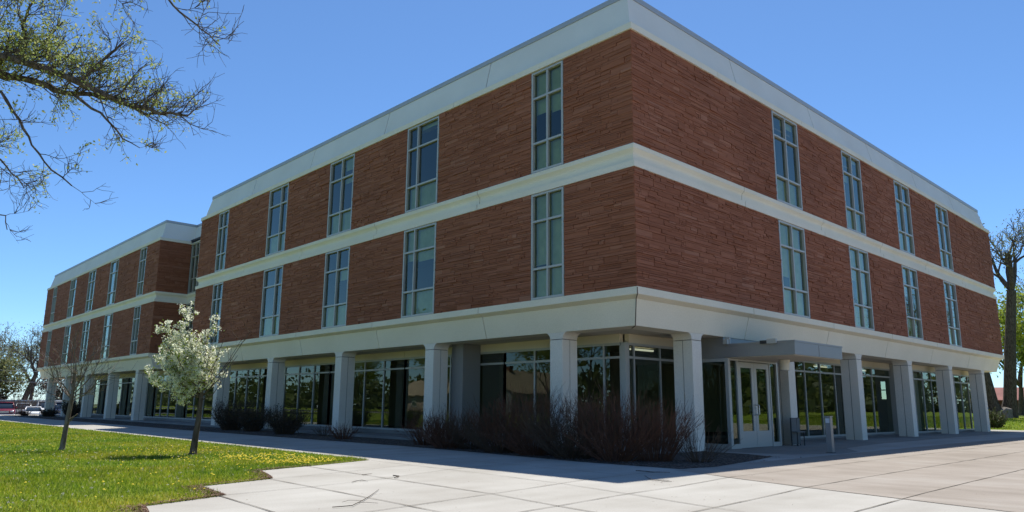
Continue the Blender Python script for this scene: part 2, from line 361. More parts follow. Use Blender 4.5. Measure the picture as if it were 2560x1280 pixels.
# --- parapet, belt course, arcade beam
P_lip = [(.05,ZC),(.05,ZCT-.02),(.0,ZCT),(-.14,ZCT+.03),(-.36,ZCAP-.16),(-.75,ZCAP-.16),(-.75,ZC)]
P_cap = [(-.335,ZCAP-.16),(-.335,ZCAP),(-.75,ZCAP),(-.75,ZCAP-.16)]
mb = MB(); mj = MB()
for i in range(NS):
    sweep(mb, i, [(.05,ZC),(.05,ZCT-.02),(.0,ZCT),(-.10,ZCT+.012),(-.75,ZCT+.012),(-.75,ZC)], [c+1.5 for c in CUT[i]], .012, 1)
    sweep(mb, i, [(-.12,ZCT+.014),(-.36,ZCAP-.165),(-.75,ZCAP-.165),(-.75,ZCT+.014)], CUT[i], .034, 0)
    sweep(mb, i, P_cap, [], 0, 2)
    sweep(mj, i, [(.03,ZC+.01),(.02,ZCT-.02),(-.13,ZCT),(-.38,ZCAP-.18),(-.7,ZCAP-.18),(-.7,ZC+.01)])
par = mb.build('parapet', [PARA, BAND, CAPM], BLD); mj.build('joint', JOINT, par)
mb = MB(); mj = MB()
for i in range(NS):
    sweep(mb, i, [(.035,ZBB),(.035,ZBB+.17),(.0,ZBB+.185),(-.085,ZBB+.20),(-.085,ZBT-.26),(-.06,ZBT-.21),(.02,ZBT-.13),(.03,ZBT-.02),(.015,ZBT),(-.4,ZBT),(-.4,ZBB)], [c+.15 for c in CUT[i]], .03)
    sweep(mj, i, [(-.11,ZBB+.02),(-.11,ZBT-.02),(-.35,ZBT-.02),(-.35,ZBB+.02)])
belt = mb.build('belt_course', BAND, BLD); mj.build('joint', JOINT, belt)
beamP = [(.04,ZB),(.04,ZB-.19),(.02,ZB-.205),(-.15,ZB-.285),(-.335,ZBM),(-.97,ZBM),(-.97,ZB)]
mb = MB(); mj = MB()
for i in (0,1,5,6,7):
    a, d, n, L = SEG[i]
    if i in (1,5):       # the beam stops plainly at the recess
        e0, e1 = (None, L-.02) if i == 1 else (.02, None)
        cuts = CUT[i]
        sub = MB()
        ends = [('m',0)] if i == 1 else [('c',.02)]
        st = ends + [('c',x) for c in cuts for x in (c-.015,c+.015)] + ([('c',L-.02)] if i == 1 else [('m',1)])
        def ring(e):
            out = []
            for o, z in beamP:
                if e[0] == 'm': p = (a + (SEG[i-1][2]+n)*o) if e[1] == 0 else (a + d*L + (SEG[(i+1) % NS][2]+n)*o)
                else: p = a + d*e[1] + n*o
                out.append((p.x,p.y,z))
            return out
        for k in range(0, len(st), 2): mb.prism(ring(st[k]), ring(st[k+1]))
        mj.prism([SP(i,.6,o,z) for o,z in ((-.03,ZB-.05),(-.2,ZB-.3),(-.37,ZBM+.02),(-.6,ZBM+.02),(-.6,ZB-.05))], [SP(i,L-.6,o,z) for o,z in ((-.03,ZB-.05),(-.2,ZB-.3),(-.37,ZBM+.02),(-.6,ZBM+.02),(-.6,ZB-.05))])
    else:
        sweep(mb, i, beamP, CUT[i], .03)
        mj.prism([SP(i,.6,o,z) for o,z in ((-.03,ZB-.05),(-.2,ZB-.3),(-.37,ZBM+.02),(-.6,ZBM+.02),(-.6,ZB-.05))], [SP(i,L-.6,o,z) for o,z in ((-.03,ZB-.05),(-.2,ZB-.3),(-.37,ZBM+.02),(-.6,ZBM+.02),(-.6,ZB-.05))])
# dark sealant bead down the mitred corner
beam = mb.build('arcade_beam', BEAM, BLD); mj.build('joint', JOINT, beam)
cor = MB(); cor.tube([(.036,-.036,ZB-.02),(.036,-.036,ZB-.2),(-.14,.14,ZB-.29),(-.325,.325,ZBM+.02),(-.33,.33,ZBM-.004),(-.8,.8,ZBM-.004)], .014, 6); cor.build('joint', JOINT, beam)
# --- sandstone walls
def ashlar(mb, i, s0, s1, z0, z1, coarse=1.0):
    def stone(a, c, e, f):
        g = .006; o = rng.uniform(-.008,.018) if rng.random() < .93 else rng.uniform(.018,.034)
        a += g; c -= g; e += g*.8; f -= g*.8
        if c-a < .04 or f-e < .015: return
        p = [SP(i,a,o+rng.uniform(-.006,.006),e), SP(i,c,o+rng.uniform(-.006,.006),e), SP(i,c,o+rng.uniform(-.006,.006),f), SP(i,a,o+rng.uniform(-.006,.006),f)]
        q = [SP(i,a,-.05,e), SP(i,c,-.05,e), SP(i,c,-.05,f), SP(i,a,-.05,f)]
        k = len(mb.v); mb.v.extend(p+q)
        for fc in ((0,1,2,3),(0,4,5,1),(1,5,6,2),(2,6,7,3),(3,7,4,0)): mb.f.append(tuple(k+x for x in fc)); mb.m.append(0)
    z = z0
    while z < z1-.005:
        h = rng.choice([.05,.06,.07,.085,.10,.13,.17,.2])*coarse
        if z1-(z+h) < .06: h = z1-z
        s = s0
        while s < s1-.005:
            ln = rng.uniform(.3,1.25)*coarse*(1.2 if h < .1 else .8)
            if s1-(s+ln) < .22: ln = s1-s
            nsub = 1
            if h > .12 and rng.random() < .8: nsub = 2 if h < .16 or rng.random() < .4 else 3
            if nsub == 1: stone(s, s+ln, z, z+h)
            else:
                c = [0]+sorted(rng.uniform(.25,.75) for _ in range(nsub-1))+[1]
                if nsub == 3: c = [0,rng.uniform(.25,.4),rng.uniform(.6,.75),1]
                for u_, v_ in zip(c, c[1:]):
                    if rng.random() < .45:
                        mid = s+ln*rng.uniform(.3,.7); stone(s, mid, z+h*u_, z+h*v_); stone(mid, s+ln, z+h*u_, z+h*v_)
                    else: stone(s, s+ln, z+h*u_, z+h*v_)
            s += ln
        z += h
def wallseg(i, wins, coarse=1.0):
    mb = MB(); L = SEG[i][3]
    x = [0]+[q for w_ in wins for q in w_]+[L]
    for z0, z1 in ((ZB,ZBB),(ZBT,ZC)):
        for a, c in zip(x[::2], x[1::2]):
            ashlar(mb, i, a, c, z0, z1, coarse)
            k = len(mb.f); a2 = a+.02 if a == 0 else a; c2 = c-.02 if c == L else c
            mb.prism([SP(i,a2,-.018,z0),SP(i,a2,-.018,z1),SP(i,a2,-.30,z1),SP(i,a2,-.30,z0)], [SP(i,c2,-.018,z0),SP(i,c2,-.018,z1),SP(i,c2,-.30,z1),SP(i,c2,-.30,z0)], 1)
    return mb.build('sandstone_wall', [STONE, MORTAR], BLD)
wallseg(0, WINS[0], .85); wallseg(1, WINS[1], .85); wallseg(5, WINS[5], 1.1); wallseg(4, [], 1.2)
for i in (2,6,7):
    mb = MB(); L = SEG[i][3]
    for z0, z1 in ((ZB,ZBB),(ZBT,ZC)):
        mb.prism([SP(i,.0,0,z0),SP(i,.0,0,z1),SP(i,.31,-.3,z1),SP(i,.31,-.3,z0)], [SP(i,L,0,z0),SP(i,L,0,z1),SP(i,L-.31,-.3,z1),SP(i,L-.31,-.3,z0)]) if i != 2 else mb.prism([SP(i,.02,0,z0),SP(i,.02,0,z1),SP(i,.02,-.3,z1),SP(i,.02,-.3,z0)], [SP(i,L,0,z0),SP(i,L,0,z1),SP(i,L,-.3,z1),SP(i,L,-.3,z0)])
    mb.build('sandstone_wall', STONE, BLD)
# --- slabs, roof, dim rooms
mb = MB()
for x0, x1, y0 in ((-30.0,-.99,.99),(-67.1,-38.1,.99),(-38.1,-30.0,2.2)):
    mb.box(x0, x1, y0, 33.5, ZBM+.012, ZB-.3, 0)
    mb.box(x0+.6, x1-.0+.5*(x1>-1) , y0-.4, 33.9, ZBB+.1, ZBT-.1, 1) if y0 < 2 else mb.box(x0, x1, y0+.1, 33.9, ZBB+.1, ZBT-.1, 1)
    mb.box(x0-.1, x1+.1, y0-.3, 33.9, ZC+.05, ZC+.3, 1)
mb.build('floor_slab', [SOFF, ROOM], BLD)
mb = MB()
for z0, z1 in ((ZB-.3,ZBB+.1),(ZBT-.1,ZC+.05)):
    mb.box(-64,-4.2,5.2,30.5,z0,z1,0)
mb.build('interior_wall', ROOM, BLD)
mb = MB(); mb.box(-64,-7,7.5,28,.1,ZBM+.012); mb.build('interior_wall', ROOML, BLD)
for bx_ in ((-66,-6.25,.0,ZBM+.01),(-6.25,-5.05,.0,1.75),(-6.25,-5.05,2.82,ZBM+.01),(-5.05,-2.2,.0,ZBM+.01),(-5.69,-5.61,1.75,2.82),(-6.25,-5.69,2.27,2.33),(-5.61,-5.05,2.27,2.33)):
    mb = MB(); mb.box(bx_[0],bx_[1],32.7,32.85,bx_[2],bx_[3]); mb.build('interior_wall', ROOML, BLD)
mb = MB(); mb.box(-65.6,-65.4,4.5,32.6,0,ZBM+.01); mb.build('interior_wall', ROOML, BLD)
for x_, y_, a_ in ((-4.4,20.2,.9),(-5.2,22.6,.7),(-4.0,24.3,1.0)):
    mb = MB(); mb.box(x_-.5,x_+.5,y_-a_/2,y_+a_/2,.70,.76)
    for sx in (-.45,.45):
        for sy in (-.42*a_,.42*a_): mb.tube([(x_+sx,y_+sy,.06),(x_+sx,y_+sy,.7)], .025, 5)
    mb.box(x_-.2,x_+.2,y_-.3,y_-.24,.762,1.15); mb.build('desk', DARKM, BLD)
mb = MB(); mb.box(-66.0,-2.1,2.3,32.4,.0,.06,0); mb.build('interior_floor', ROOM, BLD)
for k in range(12):
    mb = MB(); mb.box(-60+k*4.9,-58.6+k*4.9,3.6,3.72,ZBM-.10,ZBM-.04); mb.build('ceiling_light', LAMP, BLD)
for k in range(6):
    mb = MB(); mb.box(-4.9,-4.78,6+k*4.9,7.3+k*4.9,ZBM-.10,ZBM-.04); mb.build('ceiling_light', LAMP, BLD)
# --- upper windows
SPLIT = {0:[.5,.5,.5,.5], 1:[.5,.66,.5,.36,.55], 5:[.52,.34,.5,.62,.5]}
def window(i, s0, s1, z0, z1, split, st, mull=.062):
    ft = .07; mb = MB(); O0, O1 = -.13, .012
    def bar(a, c, e, f, o1=O1):
        mb.prism([SP(i,a,O0,e),SP(i,a,o1,e),SP(i,a,o1,f),SP(i,a,O0,f)], [SP(i,c,O0,e),SP(i,c,o1,e),SP(i,c,o1,f),SP(i,c,O0,f)])
    a, c, e, f = s0+.012, s1-.012, z0+.012, z1-.012
    bar(a, a+ft, e, f); bar(c-ft, c, e, f); bar(a+ft, c-ft, e, e+ft*.9); bar(a+ft, c-ft, f-ft*.9, f)
    xm = a+(c-a)*split; zt = f-(f-e)*.265; zb_ = f-(f-e)*.715
    bar(xm-mull/2, xm+mull/2, e+ft*.9, f-ft*.9, O1-.006)
    for z in (zt, zb_):
        bar(a+ft, xm-mull/2, z-mull/2, z+mull/2, O1-.01); bar(xm+mull/2, c-ft, z-mull/2, z+mull/2, O1-.01)
    fr = mb.build('window', ALU, BLD)
    g = MB()
    for (p0, p1) in ((a+ft*.5, xm), (xm, c-ft*.5)):
        for (q0, q1) in ((e, zb_), (zb_, zt), (zt, f)):
            k1, k2, k3 = (rng.uniform(-.006,.006) for _ in range(3))
            g.face([SP(i,p1,-.075+k1,q0),SP(i,p0,-.075+k2,q0),SP(i,p0,-.075+k2+k3,q1),SP(i,p1,-.075+k1+k3,q1)])
    g.build('pane', GLASS, fr)
    rows = [(zt, f), (zb_, zt), (e, zb_)]; colsx = [(a, xm), (xm, c)]
    for rI in range(3):
        for cI in range(2):
            v_ = st[rI*2+cI]
            if v_ <= 0: continue
            (z_0, z_1), (x_0, x_1) = rows[rI], colsx[cI]; zz = z_1-(z_1-z_0)*v_
            bl = MB(); bl.prism([SP(i,x_0+.01,-.20-.004*rI,zz),SP(i,x_0+.01,-.20-.004*rI,z_1),SP(i,x_0+.01,-.21-.004*rI,z_1),SP(i,x_0+.01,-.21-.004*rI,zz)], [SP(i,x_1-.01,-.20-.004*rI,zz),SP(i,x_1-.01,-.20-.004*rI,z_1),SP(i,x_1-.01,-.21-.004*rI,z_1),SP(i,x_1-.01,-.21-.004*rI,zz)]); bl.build('blind', BLIND, fr)
ST = {(1,1):[[1,1,.38,.32,1,1],[.2,0,0,0,1,1],[.6,0,.15,0,1,1],[0,0,0,0,1,1],[0,0,0,.2,1,1]],
      (1,0):[[1,1,1,.9,1,1],[1,1,.25,.2,1,1],[0,0,.3,0,1,1],[0,0,0,0,1,1],[0,0,0,0,.3,0]],
      (0,1):[[.3,.2,0,0,1,1],[0,0,.2,.3,1,1],[.2,.1,0,.2,1,1],[.3,0,0,0,1,1]],
      (0,0):[[0,.2,0,0,1,1],[.4,.8,0,.3,1,1],[1,1,.9,.3,1,1],[1,1,1,.7,1,1]],
      (5,1):[[0,0,0,0,1,1],[0,0,.2,.2,1,1],[0,.4,0,0,1,.6],[0,0,0,0,1,1],[.2,0,0,0,1,1]], (5,0):[[0]*6,[0,0,.2,0,.8,.8],[0]*6,[0,0,0,.3,1,1],[0]*6]}
for i in (0,1,5):
    for k, (s0, s1) in enumerate(WINS[i]):
        window(i, s0, s1, ZBT, ZC-.02, SPLIT[i][k], ST[(i,1)][k]); window(i, s0, s1, ZB, ZBB-.005, SPLIT[i][k], ST[(i,0)][k])
# recess curtain wall: tall dark glazing each side of the stair wall
for z0, z1 in ((ZB,ZBB),(ZBT,ZC)):
    for s0, s1 in ((.05,1.5),(1.5,2.6),(2.6,3.9),(3.9,5.4),(5.4,6.8)):
        window(3, s0, s1, z0, z1, .5 if s1-s0 > 1.35 else .45, [.0,0,0,0,0,0], .05)
# --- columns
def column(i, s_in):
    """square-plan pier of two halves with a flared head; s_in = its edge nearest the corner"""
    a, d, n, L = SEG[i]; mb = MB(); hw = .24; s = s_in
    O = -.338; D = .63; G = .013
    for o0, o1 in ((O, O-D/2+G), (O-D/2-G, O-D)):
        mb.prism([SP(i,s-hw,o0,0),SP(i,s+hw,o0,0),SP(i,s+hw,o1,0),SP(i,s-hw,o1,0)], [SP(i,s-hw,o0,ZCOL),SP(i,s+hw,o0,ZCOL),SP(i,s+hw,o1,ZCOL),SP(i,s-hw,o1,ZCOL)])
    # flared head in the plane of the facade
    r = ZBM-ZCOL-.024; prof = []
    for k in range(9):
        t = math.pi/2*k/8; prof.append((hw+r-r*math.cos(t), ZCOL+.022+r*math.sin(t)))
    rg = [(s-x, z) for x, z in prof[::-1]] + [(s+x, z) for x, z in prof]
    mb.prism([SP(i,x,O-.001,z) for x, z in rg], [SP(i,x,O-D,z) for x, z in rg])
    mb2 = MB(); mb2.prism([SP(i,s-hw+.02,O-.03,.0),SP(i,s+hw-.02,O-.03,.0),SP(i,s+hw-.02,O-D+.03,.0),SP(i,s-hw+.02,O-D+.03,.0)], [SP(i,s-hw+.02,O-.03,ZCOL+.03),SP(i,s+hw-.02,O-.03,ZCOL+.03),SP(i,s+hw-.02,O-D+.03,ZCOL+.03),SP(i,s-hw+.02,O-D+.03,ZCOL+.03)])
    c = mb.build('column', COLM, BLD); mb2.build('joint', JOINT, c); return c
for x in COLS_L: column(1, x-.24); column(5, 30.63-x+.24)
for y in COLS_R: column(0, L0-y+.24)
# --- ground-floor glazing
def storefront(line, s_list, zb=.29, zt=2.97, tr=2.62, fascia=True, fz=.0, base=True, outward=True):
    """line(s, o, z) -> point; o positive = outwards"""
    mb = MB(); mu = .055
    def bx(a, c, o0, o1, e, f, m_=mb): m_.prism([line(a,o0,e),line(a,o1,e),line(a,o1,f),line(a,o0,f)], [line(c,o0,e),line(c,o1,e),line(c,o1,f),line(c,o0,f)])
    a, c = s_list[0], s_list[-1]
    bx(a, c, -.06, .05, zb-.07, zb); bx(a, c, -.06, .05, zt, zt+.075); 
    for p, q in zip(s_list, s_list[1:]): bx(p+mu/2, q-mu/2, -.05, .035, tr-.035, tr+.035)
    for s in s_list: bx(s-mu/2, s+mu/2, -.05, .045, zb, zt)
    fr = mb.build('storefront_window', ALU, BLD)
    g = MB()
    for p, q in zip(s_list, s_list[1:]):
        t1, t2 = rng.uniform(-.004,.004), rng.uniform(-.004,.004)
        q4 = [line(p,t1,zb),line(q,t2,zb),line(q,t2+rng.uniform(-.004,.004),zt),line(p,t1,zt)]
        g.face(q4 if outward else q4[::-1])
    g.build('pane', SGLASS, fr)
    if base:
        k = MB(); k.prism([line(a,-.12,0),line(a,.07,0),line(a,.07,zb-.07),line(a,-.12,zb-.07)], [line(c,-.12,0),line(c,.07,0),line(c,.07,zb-.07),line(c,-.12,zb-.07)]); k.build('sill', APR, fr)
    if fascia:
        f_ = MB(); x = a
        while x < c-.05:
            y = min(x+2.92, c); f_.prism([line(x+.006,-.1,zt+.075),line(x+.006,.06,zt+.075),line(x+.006,.06,ZBM+.01),line(x+.006,-.1,ZBM+.01)], [line(y-.006,-.1,zt+.075),line(y-.006,.06,zt+.075),line(y-.006,.06,ZBM+.01),line(y-.006,-.1,ZBM+.01)]); x = y
        f_.build('fascia', FASC, fr)
GL = lambda s, o, z: (-s, 2.0-o, z)                 # along the long arcade, s = -x
sl = [2.13]+[2.76+1.4527*k for k in range(44)]
for k0 in range(0, 44, 4):
    seg_ = sl[k0:k0+5]
    if len(seg_) > 1: storefront(GL, seg_, .29, outward=False)
GRr = lambda s, o, z: (-2.0+o, s, z)
storefront(GRr, [2.13,2.40,3.70,4.66], .29)
storefront(GRr, [7.8,9.26,10.64,12.02,13.40,14.79,16.15,17.5], .13)
storefront(GRr, [17.5,20.15,22.4], .13, tr=2.66)
GR2 = lambda s, o, z: (-1.4+o, s, z)
storefront(GR2, [22.4,23.7,25.0,26.2,27.4,28.6,29.9,31.1,32.35,33.6], .13, zt=2.98, tr=2.62)
k = MB(); k.box(-2.2,-1.36,22.34,22.42,0,ZBM+.01); k.build('return_panel', ALU, BLD)
k = MB(); k.box(-2.08,-1.92,1.92,2.08,.2,3.04); k.build('corner_post', ALU, BLD)
# curtains in the last bays
for (s0, s1) in ((23.8,27.3),(28.7,33.5)):
    mb = MB(); n_ = int((s1-s0)/.05)
    for q in range(n_):
        a_, c_ = s0+(s1-s0)*q/n_, s0+(s1-s0)*(q+1)/n_; o_ = .04*math.sin(q*1.1), .04*math.sin((q+1)*1.1)
        mb.face([(-1.75+o_[0],a_,.16),(-1.75+o_[1],c_,.16),(-1.75+o_[1],c_,2.95),(-1.75+o_[0],a_,2.95)])
    mb.build('curtain', mat('sheer_curtain', (.78,.78,.68), .9, spec=.1), BLD)
# grey pier between column and glass
for s in (8.95,):
    k = MB(); k.box(-s,-s+.62,1.15,1.94,0,ZBM+.011); k.build('pier', GALU, BLD)
# --- entrance vestibule, doors, canopy
V0, V1, VX, VZ = 4.68, 7.76, -.24, 2.65
mb = MB()
mb.box(VX-.11,VX,V0,V0+.13,0,VZ); mb.box(VX-.11,VX,V1-.10,V1,0,VZ); mb.box(VX-.10,VX-.005,V0+.13,V1-.10,VZ-.06,VZ-.002)
mb.box(VX-.10,VX-.005,5.19,5.26,.0,VZ-.06); mb.box(VX-.10,VX-.005,7.20,7.26,0,VZ-.06)
mb.box(VX-.10,VX-.008,V0+.13,5.19,0,.14); mb.box(VX-.10,VX-.008,7.26,V1-.10,0,.14)
mb.box(-2.0,VX-.11,V0,V0+.07,0,.14); mb.box(-2.0,VX-.11,V0,V0+.07,VZ-.10,VZ-.003); mb.box(-1.98,-1.91,V0-.002,V0+.068,.14,VZ-.1)
mb.box(-2.0,VX-.11,V1-.07,V1,0,.14); mb.box(-2.0,VX-.11,V1-.07,V1,VZ-.10,VZ-.003)
ves = mb.build('entrance_vestibule', ALU, BLD)
for q4 in ([(VX-.05,V0+.13,.14),(VX-.05,5.19,.14),(VX-.05,5.19,VZ-.06),(VX-.05,V0+.13,VZ-.06)], [(VX-.05,7.26,.14),(VX-.05,V1-.1,.14),(VX-.05,V1-.1,VZ-.06),(VX-.05,7.26,VZ-.06)],
    [(-1.91,V0+.04,.14),(VX-.11,V0+.04,.14),(VX-.11,V0+.04,VZ-.1),(-1.91,V0+.04,VZ-.1)], [(-2,V1-.04,.14),(VX-.11,V1-.04,.14),(VX-.11,V1-.04,VZ-.1),(-2,V1-.04,VZ-.1)]):
    mb = MB(); mb.face(q4); mb.build('pane', SGLASS, ves)
for y0, y1, hs in ((5.275,6.225,1),(6.235,7.185,-1)):
    mb = MB(); X0, X1 = VX-.075, VX-.02; st, tp, bt = .15, .17, .34
    mb.box(X0,X1,y0,y0+st,.015,VZ-.08); mb.box(X0,X1,y1-st,y1,.015,VZ-.08); mb.box(X0,X1,y0+st,y1-st,VZ-.08-tp,VZ-.08); mb.box(X0,X1,y0+st,y1-st,.015,bt+.16)
    dr = mb.build('door', ALU, BLD)
    g = MB(); g.face([(VX-.05,y0+st,bt+.16),(VX-.05,y1-st,bt+.16),(VX-.05,y1-st,VZ-.08-tp),(VX-.05,y0+st,VZ-.08-tp)]); g.build('pane', SGLASS, dr)
    yh = (y1-.075) if hs > 0 else (y0+.075); h = MB()
    h.tube([(VX-.02,yh,.98),(VX+.045,yh,.98),(VX+.06,yh,1.0),(VX+.06,yh,1.26),(VX+.045,yh,1.28),(VX-.02,yh,1.28)], .013, 8); h.build('handle', STEEL, dr)
# bulkhead and canopy
mb = MB(); mb.box(-2.0,VX-.12,V0+.001,V1-.001,VZ,ZBM+.009); mb.build('bulkhead', GALU, BLD)
CX = 1.86
mb = MB(); mb.box(VX-.12,CX,V0,V1+.05,VZ+.02,3.02); can = mb.build('canopy', GALU, BLD)
mb = MB(); mb.box(VX-.12,CX+.015,V0-.015,V0+.06,3.022,3.07); mb.box(CX-.06,CX+.015,V0+.06,V1+.065,3.022,3.07); mb.box(VX-.12,CX-.06,V1-.01,V1+.065,3.022,3.07)
for x in (.45,1.15): mb.box(x-.004,x+.004,V0-.006,V0,VZ+.03,3.015)
mb.box(CX,CX+.006,6.2,6.208,VZ+.03,3.015); mb.build('trim', GALU, can)
mb = MB(); mb.box(VX-.1,CX-.05,V0+.05,V1,VZ+.004,VZ+.018); mb.build('soffit', SOFF, can)
mb = MB(); mb.box(-.30,VX+.1,V0-.01,V0+.05,3.07,ZBM-.02); mb.build('flashing', ALU, can)
lm = MB(); lm.lathe((.57,6.62,2.33), [(.135,0),(.15,.015),(.15,.22),(.165,.225),(.165,.32)], 24); lm.build('drum_light', mat('drum_shade', (.70,.66,.55), .5), BLD)
fl = MB(); fl.box(1.08,1.36,V0-.10,V0-.02,3.0,3.13,0); fl.box(.86,1.08,V0-.08,V0-.03,3.01,3.10,1); fl.build('flood_light', [ALU, DARKM], BLD)
fl = MB(); fl.box(-.30,-.16,V0-.12,V0-.02,3.06,3.2); fl.build('flood_light', ALU, BLD)
# hose bib on the last column
hb = MB(); hb.tube([(-.66,31.40,.75),(-.66,31.33,.75),(-.66,31.30,.7),(-.66,31.30,.15)], .028, 8); hb.lathe((-.66,31.3,.74), [(.05,0),(.06,.03),(.05,.07)], 10); hb.build('hose_bib', DARKM, BLD)

# ------------------------------------------------------------------ street furniture at the entrance
t = thing('push_button_post', 'slim grey metal post with a pale door push plate beside the entrance walk', 'post', (2.30,5.50,.005))
b = MB(); b.box(-.075,.075,-.075,.075,0,.965); b.box(-.09,.09,-.09,.09,.965,.985); b.build('post', GALU, t)
b = MB(); b.box(-.055,.055,-.084,-.076,.80,.92); b.build('push_plate', mat('satin_plate', (.72,.74,.76), .35, .3), t)
b = MB(); b.box(-.10,.10,-.10,.10,0,.012); b.build('base_plate', DARKM, t)
t = thing('metal_bench', 'dark grey wire mesh bench standing against the column beside the entrance doors', 'bench', (-.02,7.98,.006), None, R(2))
MESHM = mat('coated_mesh', (.11,.125,.125), .5, .2); BLK = mat('black_frame', (.018,.018,.02), .5)
b = MB(); L_ = .62
for z in (.06,.30,.44,.62,.86): b.tube([(0,0,z),(0,L_,z)], .02, 6)
b.tube([(0,0,.0),(0,0,.88)], .02, 6); b.tube([(0,L_*.62,.0),(.02,L_*.62,.86)], .02, 6); b.tube([(0,L_,0),(-.03,L_,.89)], .02, 6); b.tube([(0,.08,.10),(0,.36,.42)], .012, 5)
b.build('frame', BLK, t)
b = MB(); n_ = 17
for k in range(-n_, n_):
    for sgn in (1,-1):
        y0 = L_*k/n_*1.0; q = []
        for j in range(2):
            zz = .06+.8*j; yy = y0+sgn*.8*j*.8+(0 if sgn > 0 else .64)
            q.append((yy, zz))
        (ya, za), (yb, zb_) = q; pts = []
        lo, hi = 0, 1
        dy = yb-ya
        if abs(dy) > 1e-6:
            t0, t1 = sorted(((0-ya)/dy, (L_-ya)/dy)); lo, hi = max(0,t0), min(1,t1)
        if hi-lo > .03: b.tube([(.022,ya+dy*lo,za+(zb_-za)*lo),(.022,ya+dy*hi,za+(zb_-za)*hi)], .011, 3, cap=False)
b.build('backrest', MESHM, t)
b = MB(); b.box(.03,.20,.02,L_-.02,.42,.45); b.build('seat', MESHM, t)
b = MB()
for y in (.06,L_-.06): b.tube([(.17,y,0),(.17,y,.42)], .018, 6)
b.build('leg', BLK, t)

# ------------------------------------------------------------------ plants: builders
UP = Vector((0,0,1))
def bend(p, d, L, n, jit, upb, r_):
    pts = [Vector(p)]; d = Vector(d).normalized()
    for k in range(n):
        d = (d + Vector((r_.gauss(0,jit), r_.gauss(0,jit), r_.gauss(0,jit)+upb))).normalized(); pts.append(pts[-1]+d*L/n)
    return pts, d
def side_dir(d, ang, r_):
    o = d.orthogonal().normalized(); o = Matrix.Rotation(r_.uniform(0,6.283), 3, d) @ o
    return (d*math.cos(ang)+o*math.sin(ang)).normalized()
def grow(mb, p, d, L, r, lvl, tips, r_, nch=4, ratio=.62, jit=.12, upb=.05, ang=(.5,.9), seg=4, rmin=.006, nmin=None):
    pts, dl = bend(p, d, L, seg, jit, upb, r_); n = len(pts)
    rr = [max(rmin, r*(1-.62*k/(n-1))) for k in range(n)]
    mb.tube(pts, rr, 7 if r > .12 else 5 if r > .03 else 3, cap=False)
    if lvl == 0: tips.append((pts[-1], dl)); tips.append((pts[-2], dl)); return
    for c in range(nch + r_.choice((-1,0,1))):
        f = r_.uniform(.35,1.0) if c else 1.0; k = min(int(f*(n-1)), n-2); q = pts[k].lerp(pts[k+1], f*(n-1)-k)
        dd = (pts[k+1]-pts[k]).normalized()
        grow(mb, q, side_dir(dd, r_.uniform(*ang)*(1 if c else .35), r_), L*ratio*r_.uniform(.75,1.15), max(rmin, rr[k]*r_.uniform(.5,.7)), lvl-1, tips, r_, nch, ratio, jit*1.15, upb, ang, seg, rmin)
def leaf_pts(tips, n, spread, r_):
    return [tuple(t[0]-t[1]*r_.uniform(0,.35)+Vector((r_.gauss(0,spread), r_.gauss(0,spread), r_.gauss(0,spread)))) for t in (r_.choice(tips) for _ in range(n))]
def tree(name, label, loc, H, trunk_h, r, lean=(0,0), lvl=3, leaves=0, leaf=.12, lm=None, bm=None, seed=1, nch=4, spread=.25, group=None, upb=.05, ratio=.62, ang=(.45,.85), rmin=.02, cat='tree', crown_frac=.6):
    r_ = random.Random(seed); t = thing(name, label, cat, loc, group); tips = []; mb = MB()
    top = Vector((lean[0], lean[1], trunk_h)); pts = [Vector((0,0,-.1)), Vector((lean[0]*.2,lean[1]*.2,trunk_h*.15)), Vector((lean[0]*.55,lean[1]*.55,trunk_h*.55)), top]
    mb.tube(pts, [r*1.55, r*1.05, r*.9, r*.72], 10, cap=False)
    L = (H-trunk_h)*crown_frac
    for c in range(nch):
        a = c*6.283/nch+r_.uniform(-.5,.5); k = r_.uniform(.25,.75) if c else .1
        grow(mb, top, Vector((math.cos(a)*k, math.sin(a)*k, 1)), L*r_.uniform(.7,1.05), r*.5, lvl, tips, r_, nch, ratio, .12, upb, ang, 4, rmin)
    mb.build('trunk', bm or BARK, t)
    if leaves:
        q = MB(); old = globals()['rng']; globals()['rng'] = r_; q.cards(leaf_pts(tips, leaves, spread, r_), leaf); globals()['rng'] = old
        q.build('crown', lm, t)
    return t

